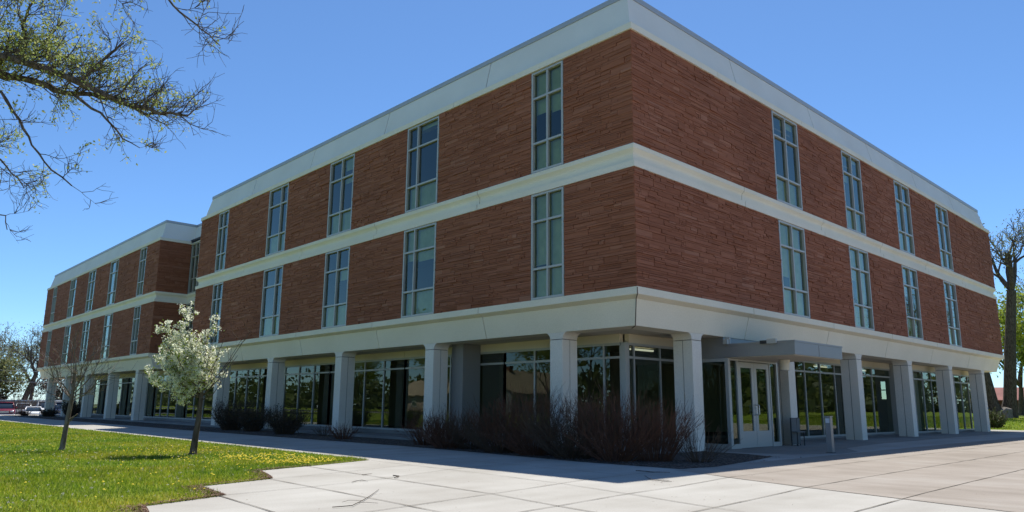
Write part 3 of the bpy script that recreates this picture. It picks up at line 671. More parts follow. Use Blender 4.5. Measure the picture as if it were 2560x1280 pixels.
# ------------------------------------------------------------------ the overhanging cottonwood, upper left
r_ = random.Random(11); T = thing('cottonwood_tree', 'big cottonwood whose knotty limbs and new leaves reach in from the top left', 'tree', (-4.07,-14.22,0))
O = Vector((-4.07,-14.22,0)); loc_ = lambda pts: [Vector(p)-O for p in pts]
mb = MB(); leaves = []
mb.tube(loc_([(-4.07,-14.22,-.1),(-4.0,-14.3,.5),(-3.82,-14.48,1.83),(-3.57,-14.73,3.65),(-3.32,-14.99,5.47),(-3.03,-15.2,7.28),(-2.7,-15.36,9.1),(-2.15,-15.48,11.5)]), [.5,.36,.32,.29,.26,.2,.15,.08], 12)
LIMBS = [([(-3.2,-15.05,6.2),(-2.42,-14.83,6.71),(-1.44,-13.69,6.31),(-1.08,-13.27,6.17),(-.66,-12.76,5.91),(-.28,-12.29,5.65),(.11,-11.83,5.5),(.39,-11.52,5.45)], .105, .018, .75, 1.0),
 ([(-3.25,-15.05,5.9),(-2.94,-14.8,6.53),(-1.94,-13.6,6.22),(-1.61,-13.22,6.13),(-1.29,-12.84,5.95),(-.99,-12.52,5.93),(-.67,-12.13,5.78),(-.43,-11.84,5.6)], .095, .02, .7, 1.0),
 ([(-3.3,-15.0,5.4),(-1.85,-14.78,6.01),(-.93,-13.68,5.57),(-.78,-13.42,5.18),(-.71,-13.24,4.84),(-.56,-12.99,4.48),(-.39,-12.75,4.26)], .05, .008, .35, .5),
 ([(-2.9,-15.3,8.2),(-.6,-14.6,8.4),(1.11,-13.59,7.61),(1.9,-12.4,6.35),(1.99,-12.27,6.19),(2.11,-12.09,6.04),(2.2,-11.96,5.89),(2.29,-11.83,5.77)], .05, .007, .25, .55),
 ([(-3.35,-14.95,5.1),(-3.39,-14.38,5.66),(-2.59,-13.35,5.04),(-2.48,-13.19,4.85),(-2.38,-13.01,4.6)], .04, .008, .5, .6),
 ([(-.95,-12.73,5.81),(-.66,-12.33,5.46),(-.53,-12.11,5.19),(-.38,-11.92,5.04)], .024, .006, .25, .5),
 ([(-3.3,-14.9,4.6),(-3.23,-13.9,4.35),(-2.9,-13.15,4.2),(-2.9,-13.08,3.98)], .03, .006, .15, .3),
 ([(-3.0,-15.25,7.4),(-1.57,-15.22,7.58),(-.85,-14.35,7.2),(-.25,-13.68,7.04),(.28,-13.09,6.93),(.78,-12.56,6.91)], .05, .01, .7, .7),
 ([(-1.44,-13.69,6.31),(-1.42,-13.39,6.55),(-1.37,-13.48,6.89),(-1.16,-13.4,7.37)], .035, .01, .7, .6),
 ([(-1.9,-13.75,6.3),(-1.9,-13.2,6.7),(-1.75,-12.9,7.3)], .03, .01, .7, .7),
 ([(-.66,-12.76,5.91),(-.5,-12.6,6.2),(-.2,-12.35,6.55)], .028, .01, .6, .6)]
def W_(v): return v
for pts, ra, rb, lfd, dens in LIMBS:
    P = loc_(pts); q = []
    for a, c in zip(P, P[1:]):
        n = max(2, int((c-a).length/.125))
        for k in range(n): q.append(a.lerp(c, k/n)+Vector([r_.gauss(0,.012) for _ in range(3)]))
    q.append(P[-1]); n = len(q); rad = [ra+(rb-ra)*(k/(n-1)) for k in range(n)]
    rad = [x*r_.uniform(.9,1.18) for x in rad]; mb.tube(q, rad, 8)
    for k in range(2, n):
        if r_.random() > dens*1.05: continue
        if (q[k]+O).x < -2.9: continue
        d = (q[k]-q[k-1]).normalized(); far = k/(n-1)
        for rep in range(1 if dens < .6 else 2):
            dd = (side_dir(d, r_.uniform(.5,1.2), r_)+Vector((0,0,r_.choice((.8,.6,.4,.25,-.3))))+d*.5).normalized(); L = r_.uniform(.5,1.55)*(1-.6*far) if dens > .6 else r_.uniform(.2,.55)
            p1, dl = bend(q[k], dd, L, 6, .16, .05, r_); r1 = min(rad[k]*.5, r_.uniform(.008,.016))
            mb.tube(p1, [r1*(1-.12*j) for j in range(7)], 4, cap=False)
            for c in range(r_.randint(4,7)):
                j = r_.randint(2,5); d2 = side_dir((p1[j+1]-p1[j]).normalized(), r_.uniform(.4,1.0), r_); d2 = (d2+Vector((0,0,.25))).normalized()
                p2, dl2 = bend(p1[j], d2, r_.uniform(.18,.5), 5, .2, .06, r_); mb.tube(p2, [.0052,.0046,.004,.0035,.003,.0025], 3, cap=False)
                if r_.random() < lfd*1.25*(1-far)**.7: leaves += [(p2[-1], .05), (p2[-2], .05), (p2[-3], .06)]
                for e in range(r_.randint(1,3)):
                    jj = r_.randint(1,4); p3, _ = bend(p2[jj], side_dir((p2[jj+1]-p2[jj]).normalized(), r_.uniform(.4,1.1), r_), r_.uniform(.1,.26), 3, .25, .05, r_)
                    mb.tube(p3, [.0035,.003,.0026,.0022], 3, cap=False)
                    if r_.random() < lfd*1.25*(1-far)**.7: leaves += [(p3[-1], .035), (p3[-2], .04)]
mb.build('trunk', BARK, T)
q = MB(); rng = r_
pts = []
for p, sp in leaves:
    for _ in range(r_.randint(3,6)): pts.append(p+Vector([r_.gauss(0,sp) for _ in range(3)]))
q.cards(pts, .023); q.build('crown', COTT, T)
rng = random.Random(5)

# ------------------------------------------------------------------ flowering pear and the bare sapling
Rt = Vector((.689,.725,0)); Fd = Vector((-.725,.689,0))
def LV(a, f, z): return Rt*a+Fd*f+Vector((0,0,z))
T = thing('flowering_pear_tree', 'small pear tree full of white blossom on the lawn', 'tree', (-6.90,-8.24,0)); r_ = random.Random(23)
mb = MB(); bl = []; lf = []
mb.tube([LV(-.04,0,-.05),LV(-.02,0,.06),LV(.0,0,.4),LV(.03,.02,.85),LV(.05,.0,1.25),LV(.06,0,1.7),LV(.05,.05,2.3),LV(0,.02,3.0)], [.13,.088,.072,.062,.056,.038,.024,.01], 10)
def pear_branch(p0, p1, r0, flower, shoots=9, sl=(.16,.38)):
    n = 8; P = []
    for k in range(n+1):
        f = k/n; q_ = p0.lerp(p1, f); q_ = q_ + Vector((0,0,-.12*math.sin(f*3.14)))+Vector([r_.gauss(0,.012) for _ in range(3)]); P.append(q_)
    mb.tube(P, [r0*(1-.8*k/n)+.003 for k in range(n+1)], 5, cap=False)
    for k in range(2, n+1):
        if r_.random() < flower*.95: bl.append((P[k], .05))
    for s_ in range(shoots):
        k = r_.randint(2,n); d = (Vector((r_.gauss(0,.5), r_.gauss(0,.5), r_.uniform(.2,1.1)))).normalized()
        p, _ = bend(P[k], d, r_.uniform(*sl), 5, .15, .12, r_); mb.tube(p, [.006,.0055,.005,.004,.0035,.003], 3, cap=False)
        for x in p[1:]:
            if r_.random() < flower: bl.append((x, .05))
            if r_.random() < flower*1.1: lf.append((x, .06))
V0_ = lambda z: LV(.05,0,z)
for a, f, z, z0, fl_, sh in [(-.98,.05,3.12,1.55,1,9),(-1.02,-.15,2.9,1.5,1,9),(-.55,.05,3.36,1.6,1,9),(-.52,.2,3.15,1.6,1,9),(-.6,-.15,3.05,1.6,1,9),(-.3,.55,2.6,1.7,.95,11),(-.2,-.3,2.6,1.75,.9,11),(.02,.1,3.0,1.9,.9,7),(.28,.05,3.25,1.8,.6,4),(.22,-.35,2.5,1.6,.75,6),(.28,.3,2.4,1.5,.7,6),
    (-1.2,.35,2.2,1.4,1,13),(-1.15,-.3,1.85,1.35,1,12),(-.8,.5,2.0,1.4,1,13),(-.75,-.55,2.15,1.4,1,13),(-1.0,.0,2.45,1.45,1,13),(-.45,.7,2.2,1.5,1,12),(-.4,-.6,2.4,1.5,1,12),(.1,.65,2.2,1.5,.85,10),(.15,-.55,2.1,1.45,.85,10),(-1.1,.1,1.6,1.15,.75,7),(-.5,.2,2.6,1.6,1,12),(-.85,.25,2.75,1.6,1,12),(.6,-.1,1.78,1.3,.3,0),(-.9,.3,2.3,1.4,1,13),(-.65,-.15,1.95,1.35,1,13),(-.35,.15,2.15,1.4,1,13)]:
    pear_branch(V0_(z0), LV(a,f,z), .014, fl_, sh+4)
for a, f, z, z0 in [(1.05,.1,2.95,1.35),(.92,-.2,2.35,1.4),(.75,.2,2.6,1.5),(.55,-.1,2.8,1.6)]: pear_branch(V0_(z0), LV(a,f,z), .012, .02, 4, (.3,.6))
mb.build('trunk', PBARK, T); rng = r_
q = MB(); pts = []
for p, sp in bl:
    c = Vector(p)+Vector([r_.gauss(0,.03) for _ in range(3)])
    for _ in range(r_.randint(8,15)): pts.append(c+Vector([r_.gauss(0,.028) for _ in range(3)]))
q.cards(pts, .026, up_bias=.4); q.build('blossom', BLOS, T)
q = MB(); pts = []
for p, sp in lf:
    for _ in range(r_.randint(1,2)): pts.append(Vector(p)+Vector([r_.gauss(0,.055) for _ in range(3)]))
q.cards(pts, .034); q.build('crown', PEARL, T)

T = thing('bare_sapling', 'leafless young tree on the lawn left of the flowering pear', 'tree', (-10.45,-10.2,0)); r_ = random.Random(31); mb = MB()
mb.tube([LV(-.02,0,-.05),LV(0,0,.08),LV(.03,0,.6),LV(.08,0,1.2),LV(.1,.02,1.7),LV(.08,0,2.3)], [.10,.066,.058,.05,.034,.01], 9)
mb.tube([LV(.05,0,.75),LV(.2,-.05,.83),LV(.34,-.1,.92)], [.025,.02,.012], 6); mb.tube([LV(.05,0,.7),LV(.15,-.05,.74),LV(.24,-.1,.79)], [.02,.014,.01], 5)
tips = []
for a, f, z, z0 in [(-.75,.1,2.3,1.3),(-.5,-.3,2.5,1.35),(-.95,.2,1.75,1.2),(-.25,.3,2.75,1.5),(.1,-.2,2.8,1.6),(.45,.2,2.65,1.5),(.75,0,2.35,1.35),(1.0,.15,2.05,1.3),(.6,-.4,2.5,1.4),(.85,-.2,1.8,1.25),(-.6,.4,2.0,1.3),(.3,.4,2.4,1.5)]:
    p0 = LV(.08,0,z0); p1 = LV(a,f,z); P = [p0.lerp(p1, k/6)+Vector((0,0,.10*math.sin(k/6*3.14)*(-1)))+Vector([r_.gauss(0,.02) for _ in range(3)]) for k in range(7)]
    mb.tube(P, [.018-.002*k for k in range(7)], 5, cap=False)
    for _ in range(9):
        k = r_.randint(2,5); grow(mb, P[k], side_dir((P[k+1]-P[k]).normalized(), r_.uniform(.4,.9), r_), r_.uniform(.25,.6), .007, 1, tips, r_, 3, .6, .15, .06, (.4,.9), 4, .003)
mb.build('trunk', TWIG, T); q = MB(); rng = r_; q.cards(leaf_pts(tips, 160, .02, r_), .014); q.build('crown', DULL, T)

# ------------------------------------------------------------------ shrubs in the gravel bed
def shrub(name, label, loc, h, rad, n, tw, seed, group=None, spread=.9, dense=4, leaves=0, lm=None, rs=.0055, leafsz=.02, curve=.25):
    r_ = random.Random(seed); t = thing(name, label, 'shrub', loc, group); mb = MB(); tips = []
    for k in range(n):
        a = r_.uniform(0,6.283); q = math.sqrt(r_.random()); base = Vector((math.cos(a)*rad*.35*q, math.sin(a)*rad*.35*q, 0))
        out = Vector((math.cos(a), math.sin(a), 0))*q*spread*rad/h*1.15; d = (UP+out+Vector((r_.gauss(0,.08), r_.gauss(0,.08), 0))).normalized()
        L = h*r_.choice((r_.uniform(.45,.8),r_.uniform(.65,.95),r_.uniform(.8,1.08)))*(1-.22*q)*math.sqrt(1+out.length_squared)*.97; p, _ = bend(base, d, L, 6, .07, curve*.12, r_)
        mb.tube(p, [rs*1.3,rs*1.15,rs,rs*.85,rs*.7,rs*.55,rs*.45], 3, cap=False)
        for c in range(dense):
            j = r_.randint(2,5); p2, d2 = bend(p[j], side_dir((p[j+1]-p[j]).normalized(), r_.uniform(.3,.75), r_), L*r_.uniform(.12,.32), 4, .12, .08, r_)
            mb.tube(p2, [rs*.6,rs*.55,rs*.48,rs*.42,rs*.35], 3, cap=False); tips.append((p2[-1], d2)); tips.append((p2[-2], d2))
    mb.build('stems', tw, t)
    if leaves: q = MB(); old = globals()['rng']; globals()['rng'] = r_; q.cards(leaf_pts(tips, leaves, .03, r_), leafsz); globals()['rng'] = old; q.build('foliage', lm, t)
    return t
GB = 'bare red-stemmed shrubs along the front bed'
for k, (x, y, h, rad, n, lab) in enumerate([
    (-7.3,-1.1,.95,.95,130,'low bare red-stemmed shrub at the left end of the shrub row, below a column'),
    (-6.1,-1.2,1.25,1.1,150,'bare reddish shrub in front of the grey pier beside the second column'),
    (-4.9,-1.3,1.15,1.05,140,'bare red-stemmed shrub in front of the dark glass between two columns'),
    (-3.8,-1.2,1.5,1.1,170,'bare red shrub rising left of the column nearest the building corner'),
    (-2.6,-1.15,2.0,1.1,150,'tallest bare shrub, its wispy tips crossing the column nearest the corner'),
    (-1.3,-1.3,1.6,1.15,180,'dark bare shrub under the glass corner of the ground floor'),
    (-.1,-1.0,1.8,1.25,230,'big orange-brown bare shrub standing just under the building corner'),
    (1.05,-.9,1.5,1.15,180,'bare red shrub at the right end of the row beside the entrance column')]):
    shrub('dogwood_shrub', lab, (x,y,0), h, rad, n, RTWIG if k % 3 != 2 else BTWIG, 100+k, GB, dense=6, leaves=160, lm=LITT, leafsz=.014)
for k, (x, y, h, rad, n, lab) in enumerate([
    (-5.5,-1.75,.7,.9,90,'low bare shrub at the kerb side of the bed under the grey pier'),
    (-3.2,-1.8,.85,1.0,110,'low brown tangle at the front of the bed left of the tallest shrub'),
    (-1.9,-1.8,.9,1.0,110,'low tangle of stems at the front of the bed below the tallest shrub'),
    (-.6,-1.85,.95,1.1,120,'low sprawling shrub at the front of the bed below the building corner'),
    (.6,-1.75,.95,1.1,120,'low sprawling shrub at the front right end of the bed before the entrance column')]):
    shrub('dogwood_shrub', lab, (x,y,0), h, rad, n, BTWIG if k % 2 else RTWIG, 150+k, GB, spread=1.35, dense=6, leaves=120, lm=LITT, leafsz=.014)
b = shrub('dogwood_shrub', 'thin dark shrub of side shoots leaning on the entrance column', (1.9,-.45,0), .95, .7, 50, BTWIG, 120, GB, spread=1.2)
GR_ = 'round dense dark shrubs by the long arcade'
shrub('broom_shrub', 'large round dark shrub in the arcade, left of its twin', (-22.6,-.75,0), 1.55, 1.1, 330, BTWIG, 130, GR_, spread=.95, leaves=1800, lm=mat('dark_needle', (.018,.022,.012), .8), leafsz=.035)
shrub('broom_shrub', 'round dark shrub with a light twig at its right, beside the big round one', (-20.7,-.6,0), 1.4, .9, 260, BTWIG, 131, GR_, spread=.95, leaves=1500, lm=bpy.data.materials['dark_needle'], leafsz=.035)
shrub('broom_shrub', 'single round dark shrub in front of the next column to the right', (-17.0,-.9,0), 1.3, .95, 280, BTWIG, 132, GR_, spread=.95, leaves=1600, lm=bpy.data.materials['dark_needle'], leafsz=.035)
shrub('small_shrub', 'low scrubby plant with one tall seed stalk at the foot of a column', (-14.6,-.5,0), .45, .5, 40, BTWIG, 133, None, spread=1.0)
shrub('small_shrub', 'low bare bush in the gravel between the third and second columns', (-12.0,-1.2,0), .62, .75, 90, RTWIG, 134, None, spread=1.0)
shrub('broom_shrub', 'dark shrub added for the deep shade between the far wing columns behind the sapling', (-54.9,.15,0), 1.5, .8, 160, BTWIG, 135, GR_, leaves=1200, lm=bpy.data.materials['dark_needle'], leafsz=.06, rs=.012)  # added shrub; its dark mass stands in for deep shade between two columns
shrub('broom_shrub', 'low dark shrub hiding the wheels of the dark blue pickup', (-60.5,-.2,0), .75, .8, 120, BTWIG, 136, GR_, leaves=800, lm=bpy.data.materials['dark_needle'], leafsz=.06, rs=.012)
shrub('small_shrub', 'small rust coloured bush in front of the white sedan', (-65.6,-1.0,0), .5, .6, 90, RTWIG, 137, None, leaves=250, lm=LITT, leafsz=.05, rs=.012)
shrub('green_shrub', 'leafy green shrub at the far right corner of the building', (-1.9,38.6,0), 1.25, .9, 120, BTWIG, 138, None, spread=1.1, leaves=2600, lm=leafy('laurel_leaf', [(0,(.05,.075,.02)),(.6,(.10,.13,.04)),(1,(.19,.20,.09))], .3), leafsz=.06, rs=.01)

# ------------------------------------------------------------------ big trees at the right
tree('cottonwood_trunk_tree', 'tallest cottonwood on the right lawn with a bare broken top', (-6.8,63.7,.36), 19.0, 11.4, .5, (1.7,-1.3), 3, 1300, .09, DULL, BARK, 41, 4, .45, rmin=.025)
tree('cottonwood_trunk_tree', 'dark trunk leaning left, just behind the end of the building', (-7.5,62.9,.36), 18, 9.0, .5, (-.9,-2.0), 2, 1500, .12, DULL, BARK, 42, 4, .5, rmin=.03)
tree('cottonwood_trunk_tree', 'grey trunk leaning sharply left beside the last column', (-7.9,62.4,.36), 16, 9.0, .42, (-3.4,-2.6), 2, 1200, .12, DULL, BARK, 43, 4, .5, rmin=.03)
tree('spring_tree', 'yellow-green leafy tree in the sun behind the dark trunks', (-10.2,84,.4), 13.5, 3.2, .3, (.3,0), 3, 9500, .17, SPRG, BARK, 44, 4, .55, rmin=.02)
tree('spring_tree', 'half-leafed pale tree filling the right edge behind the tall trunk', (-2.6,72,.4), 14, 4.0, .26, (0,0), 3, 3600, .11, DULL, BARK, 45, 4, .5, rmin=.02)
tree('spring_tree', 'smaller bright green tree low at the right edge', (-5.2,80,.4), 8.5, 1.6, .2, (0,0), 3, 6500, .15, SPRG, BARK, 46, 4, .5, rmin=.02)
b = MB()
for k in range(9): pass
b.lathe((0,0,0), [(.75,-.1),(.66,.25),(.5,.62),(.42,.86),(.30,.98)], 9); o = b.build('tree_stump', bark('grey_stump_bark', (.14,.12,.10), (.30,.27,.24)), loc=(-6.35,60.6,.36)); o.rotation_euler = (.15,.25,.4)
for v in o.data.vertices: v.co.x *= 1+.15*math.sin(v.co.z*9+v.index*1.7); v.co.y *= 1+.15*math.cos(v.index*2.1)
tag(o, 'pale weathered stump between the leaning trunks on the right lawn', 'stump')

# ------------------------------------------------------------------ houses
BRK = mat('red_brick', (.16,.07,.05), .9, spec=.2, build=m_conc((.13,.055,.04),(.19,.085,.06),0,.4,False)); RROOF = mat('red_shingle', (.22,.07,.055), .85, build=m_conc((.18,.06,.05),(.27,.10,.08),0,.4,False))
BROOF = mat('tan_shingle', (.34,.27,.19), .9, build=m_conc((.30,.23,.16),(.40,.32,.23),0,.4,False)); SIDE = mat('pale_siding', (.5,.5,.5), .7); WHT = mat('white_trim', (.75,.75,.73), .6); GSID = mat('grey_siding', (.24,.26,.28), .7); BRFENCE = mat('brown_fence', (.12,.06,.04), .9)
HG = glass('house_glass', (.2,.22,.24), 1.5, .03)
def house(label, loc, rz, W_, D_, Hw, Hr, wallm, roofm, garage=True):
    t = thing('house', label, 'house', loc, None, rz)
    b = MB(); b.box(-W_/2,W_/2,-D_/2,D_/2,0,Hw); b.face([(-W_/2,-D_/2,Hw),(-W_/2,D_/2,Hw),(-W_/2,0,Hr-.12)]); b.face([(W_/2,-D_/2,Hw),(W_/2,D_/2,Hw),(W_/2,0,Hr-.12)]); b.build('wall', wallm, t)
    b = MB(); e = .5
    for s_ in (-1,1): b.hexa([(-W_/2-e,s_*(D_/2+e),Hw-.25),(W_/2+e,s_*(D_/2+e),Hw-.25),(W_/2+e,0,Hr),(-W_/2-e,0,Hr),(-W_/2-e,s_*(D_/2+e),Hw-.1),(W_/2+e,s_*(D_/2+e),Hw-.1),(W_/2+e,0,Hr+.15),(-W_/2-e,0,Hr+.15)])
    rf = b.build('roof', roofm, t)
    b = MB(); b.box(W_*.22,W_*.22+.7,-.5,.3,Hr-.8,Hr+.8); b.build('chimney', BRK, rf)
    for x in ((-W_*.3,-W_*.05) if garage else (-W_*.3,0,W_*.3)):
        b = MB(); z0 = .9
        for q in ((-.75,-.68,z0,z0+1.4),(.68,.75,z0,z0+1.4),(-.68,.68,z0,z0+.07),(-.68,.68,z0+1.33,z0+1.4),(-.68,.68,z0+.66,z0+.72)): b.box(x+q[0],x+q[1],D_/2+.005,D_/2+.06,q[2],q[3])
        wn = b.build('window', WHT, t); b = MB(); b.face([(x+.68,D_/2+.02,z0+.07),(x-.68,D_/2+.02,z0+.07),(x-.68,D_/2+.02,z0+1.33),(x+.68,D_/2+.02,z0+1.33)]); b.build('pane', HG, wn)
    if garage:
        b = MB()
        for k in range(4): b.box(W_*.15,W_*.42,D_/2+.005,D_/2+.05,.05+k*.56,.58+k*.56)
        b.build('garage_door', WHT, t)
    return t
house('red brick house with red roof behind the trees on the right', (-17.5,118,.1), R(200), 16, 9, 2.5, 4.2, BRK, RROOF, False)
house('pink walled house with tan roof and garage across the road, mirrored in the arcade glass', (-98,-66,0), 0, 15, 10, 3.0, 5.6, mat('pink_stucco', (.42,.31,.27), .8), BROOF)
house('grey gabled house across the road mirrored beside the second column', (-74,-64,0), R(90), 12, 8, 3.2, 6.4, GSID, BROOF, False)
b = MB()
for k in range(40): b.box(-66+k*.36,-65.66+k*.36,-56.04,-56.0,0,1.7+.03*(k % 3))
tag(b.build('board_fence', BRFENCE), 'brown board fence across the road beside the grey gabled house', 'fence')
tA = tree('street_tree', 'green street tree across the road mirrored in the arcade glass', (-86,-57,0), 10, 2.5, .22, (0,0), 3, 5000, .17, SPRG, BARK, 51, 4, .5, 'trees across the road')
for x, y, sc_, lab in [(-62,-58,1.1,'street tree across the road by the board fence'),(-112,-56,1.0,'street tree across the road beyond the pink house'),(-48,-50,1.25,'street tree across the road nearest the plaza')]:
    dup(tA, (x,y,0), x, lab, 'trees across the road', (sc_,sc_,sc_))
tB = tree('bare_tree', 'leafless tall tree across the road mirrored in the upper windows', (-36,-46,0), 15, 4, .32, (0,0), 3, 1800, .09, DULL, BARK, 52, 4, .4, 'trees across the road', rmin=.015)
for x, y, sc_, lab in [(-70,-48,1.0,'leafless tree across the road in front of the grey gabled house'),(16,74,1.0,'leafless tree on the right lawn mirrored in the right windows'),(24,98,1.2,'second leafless tree on the right lawn mirrored in the right windows')]:
    dup(tB, (x,y,.0), x, lab, 'trees across the road', (sc_,sc_,sc_))

# far woods that close the view across the road and beyond the plaza: reads as one mass
rng = random.Random(77); pts = []
def wood(x0, y0, x1, y1, n, hmax, dep):
    for _ in range(n):
        f = rng.random(); q = f*37; h = hmax*(.55+.22*math.sin(q*1.3)+.16*math.sin(q*3.7+1)+.12*math.sin(q*9.1)); z = h*rng.random()**.75
        pts.append((x0+(x1-x0)*f+rng.gauss(0,dep), y0+(y1-y0)*f+rng.gauss(0,dep), z))
wood(-330,-84,60,-84,15000,12,3.0); wood(30,36,62,190,8000,11,3.0); wood(8,158,170,150,9000,12,3.0)
mb = MB(); mb.cards(pts, .85); tag(mb.build('far_woods', leafy('far_foliage', [(0,(.05,.07,.02)),(.5,(.10,.13,.035)),(1,(.20,.22,.08))], .3)), kind='stuff')

# ------------------------------------------------------------------ parking lot, wall and trees at the far left
b = MB(); a_ = Vector((7.0,7.36,0)).normalized(); c_ = Vector((-98.9,6.5,0)); n_ = Vector((-a_.y,a_.x,0))
b.obox((c_.x,c_.y), a_, n_, 24, .18, -.82, 1.26, 0); b.obox((c_.x,c_.y), a_, n_, 24.1, .30, 1.262, 1.43, 1)
o = b.build('retaining_wall', [mat('tan_wall', (.30,.26,.21), .9), WHT]); tag(o, 'long tan retaining wall with a white cap behind the parked cars', 'wall')
G_ = 'trees behind the parking lot'
tree('conifer', 'green conifer behind the retaining wall at the left edge', (-104,2.2,.3), 7.4, 1.2, .2, (0,0), 3, 4600, .16, PINE, BARK, 61, 5, .55, G_, ratio=.6, upb=.0, ang=(.7,1.3))
tree('bare_tree', 'dark leaning trunk tree, bare, behind the parked cars beside the building', (-103,5.2,.2), 11.0, 4.6, .34, (2.0,1.0), 3, 1200, .09, DULL, BARK, 62, 4, .5, G_, rmin=.02)
tree('bare_tree', 'pale budding tree high behind the conifer at the left edge', (-113,3.0,.2), 10.6, 3.2, .28, (.4,.3), 3, 3200, .10, DULL, TWIG, 63, 5, .5, G_, rmin=.02)
tree('bare_tree', 'budding tree between the conifer and the leaning trunk', (-110,7.5,.2), 9.6, 3.0, .25, (.3,.2), 3, 2600, .10, DULL, TWIG, 64, 5, .5, G_, rmin=.02)
tree('bare_tree', 'brown twiggy tree behind the white wall cap', (-104,9.5,.2), 5.5, 1.0, .16, (0,0), 3, 3200, .11, leafy('brown_bud', [(0,(.07,.045,.035)),(1,(.17,.12,.09))], .2), TWIG, 65, 5, .5, G_, rmin=.018)
shrub('dark_hedge', 'dark evergreen hedge behind the retaining wall', (-104,13,.2), 3.2, 4.0, 200, BTWIG, 66, None, spread=1.0, leaves=5000, lm=mat('hedge_leaf', (.05,.055,.03), .9), leafsz=.20, rs=.02)
shrub('dark_hedge', 'second dark evergreen hedge mass behind the retaining wall at the left edge', (-108,1.0,.2), 3.4, 4.2, 200, BTWIG, 67, None, spread=1.0, leaves=5000, lm=bpy.data.materials['hedge_leaf'], leafsz=.20, rs=.02)
shrub('pruned_shrub', 'spreading bare tan shrub in front of the retaining wall', (-89,2.6,-.75), 3.6, 2.3, 110, bark('tan_twig', (.16,.12,.09), (.28,.22,.17)), 68, None, spread=1.25, dense=5, rs=.014)
for k, (dz, lab) in enumerate([(0,'upper power cable crossing behind the trees at the left'),(-1.35,'lower power cable crossing behind the trees at the left')]):
    pts = [Vector((-118,-22,6.6+dz)).lerp(Vector((-72,48,5.2+dz)), j/16)+Vector((0,0,-1.1*math.sin(3.1416*j/16))) for j in range(17)]
    b = MB(); b.tube(pts, .028, 5); tag(b.build('power_cable', mat('pale_cable', (.5,.48,.45), .6) if k == 0 else bpy.data.materials['pale_cable']), lab, 'cable', 'power cables at the left')

# ------------------------------------------------------------------ parked vehicles
TYRE = mat('tyre', (.02,.02,.02), .9); HUB = mat('wheel_rim', (.45,.45,.46), .35, .8); CGL = mat('car_glass', (.03,.045,.06), .03, 0, .9); CHR = mat('chrome', (.65,.65,.66), .15, .9); LGT = mat('headlamp', (.75,.77,.8), .08, 0, .9)
def paint(name, c, m=.0): return mat(name, c, .22, m, .6)
def loft(mb, secs, m=0):       # secs: (x, half width, z0, z1, corner)
    rings = []
    for x, hw, z0, z1, r in secs:
        q = []
        for (cy, cz, a0) in ((hw-r, z1-r, 0), (-hw+r, z1-r, 90), (-hw+r, z0+r*.5, 180), (hw-r, z0+r*.5, 270)):
            rr = (r, r) if a0 < 180 else (r, r*.5)
            for k in range(4):
                a = R(a0+30*k); q.append((x, cy+rr[0]*math.cos(a), cz+rr[1]*math.sin(a)))
        rings.append(q)
    base = len(mb.v); n = len(rings[0])
    for q in rings: mb.v.extend(q)
    for i in range(len(rings)-1):
        for j in range(n):
            a = base+i*n+j; b_ = base+i*n+(j+1) % n; mb.f.append((a, b_, b_+n, a+n)); mb.m.append(m)
    mb.f.append(tuple(base+j for j in range(n-1,-1,-1))); mb.m.append(m); mb.f.append(tuple(base+(len(rings)-1)*n+j for j in range(n))); mb.m.append(m)
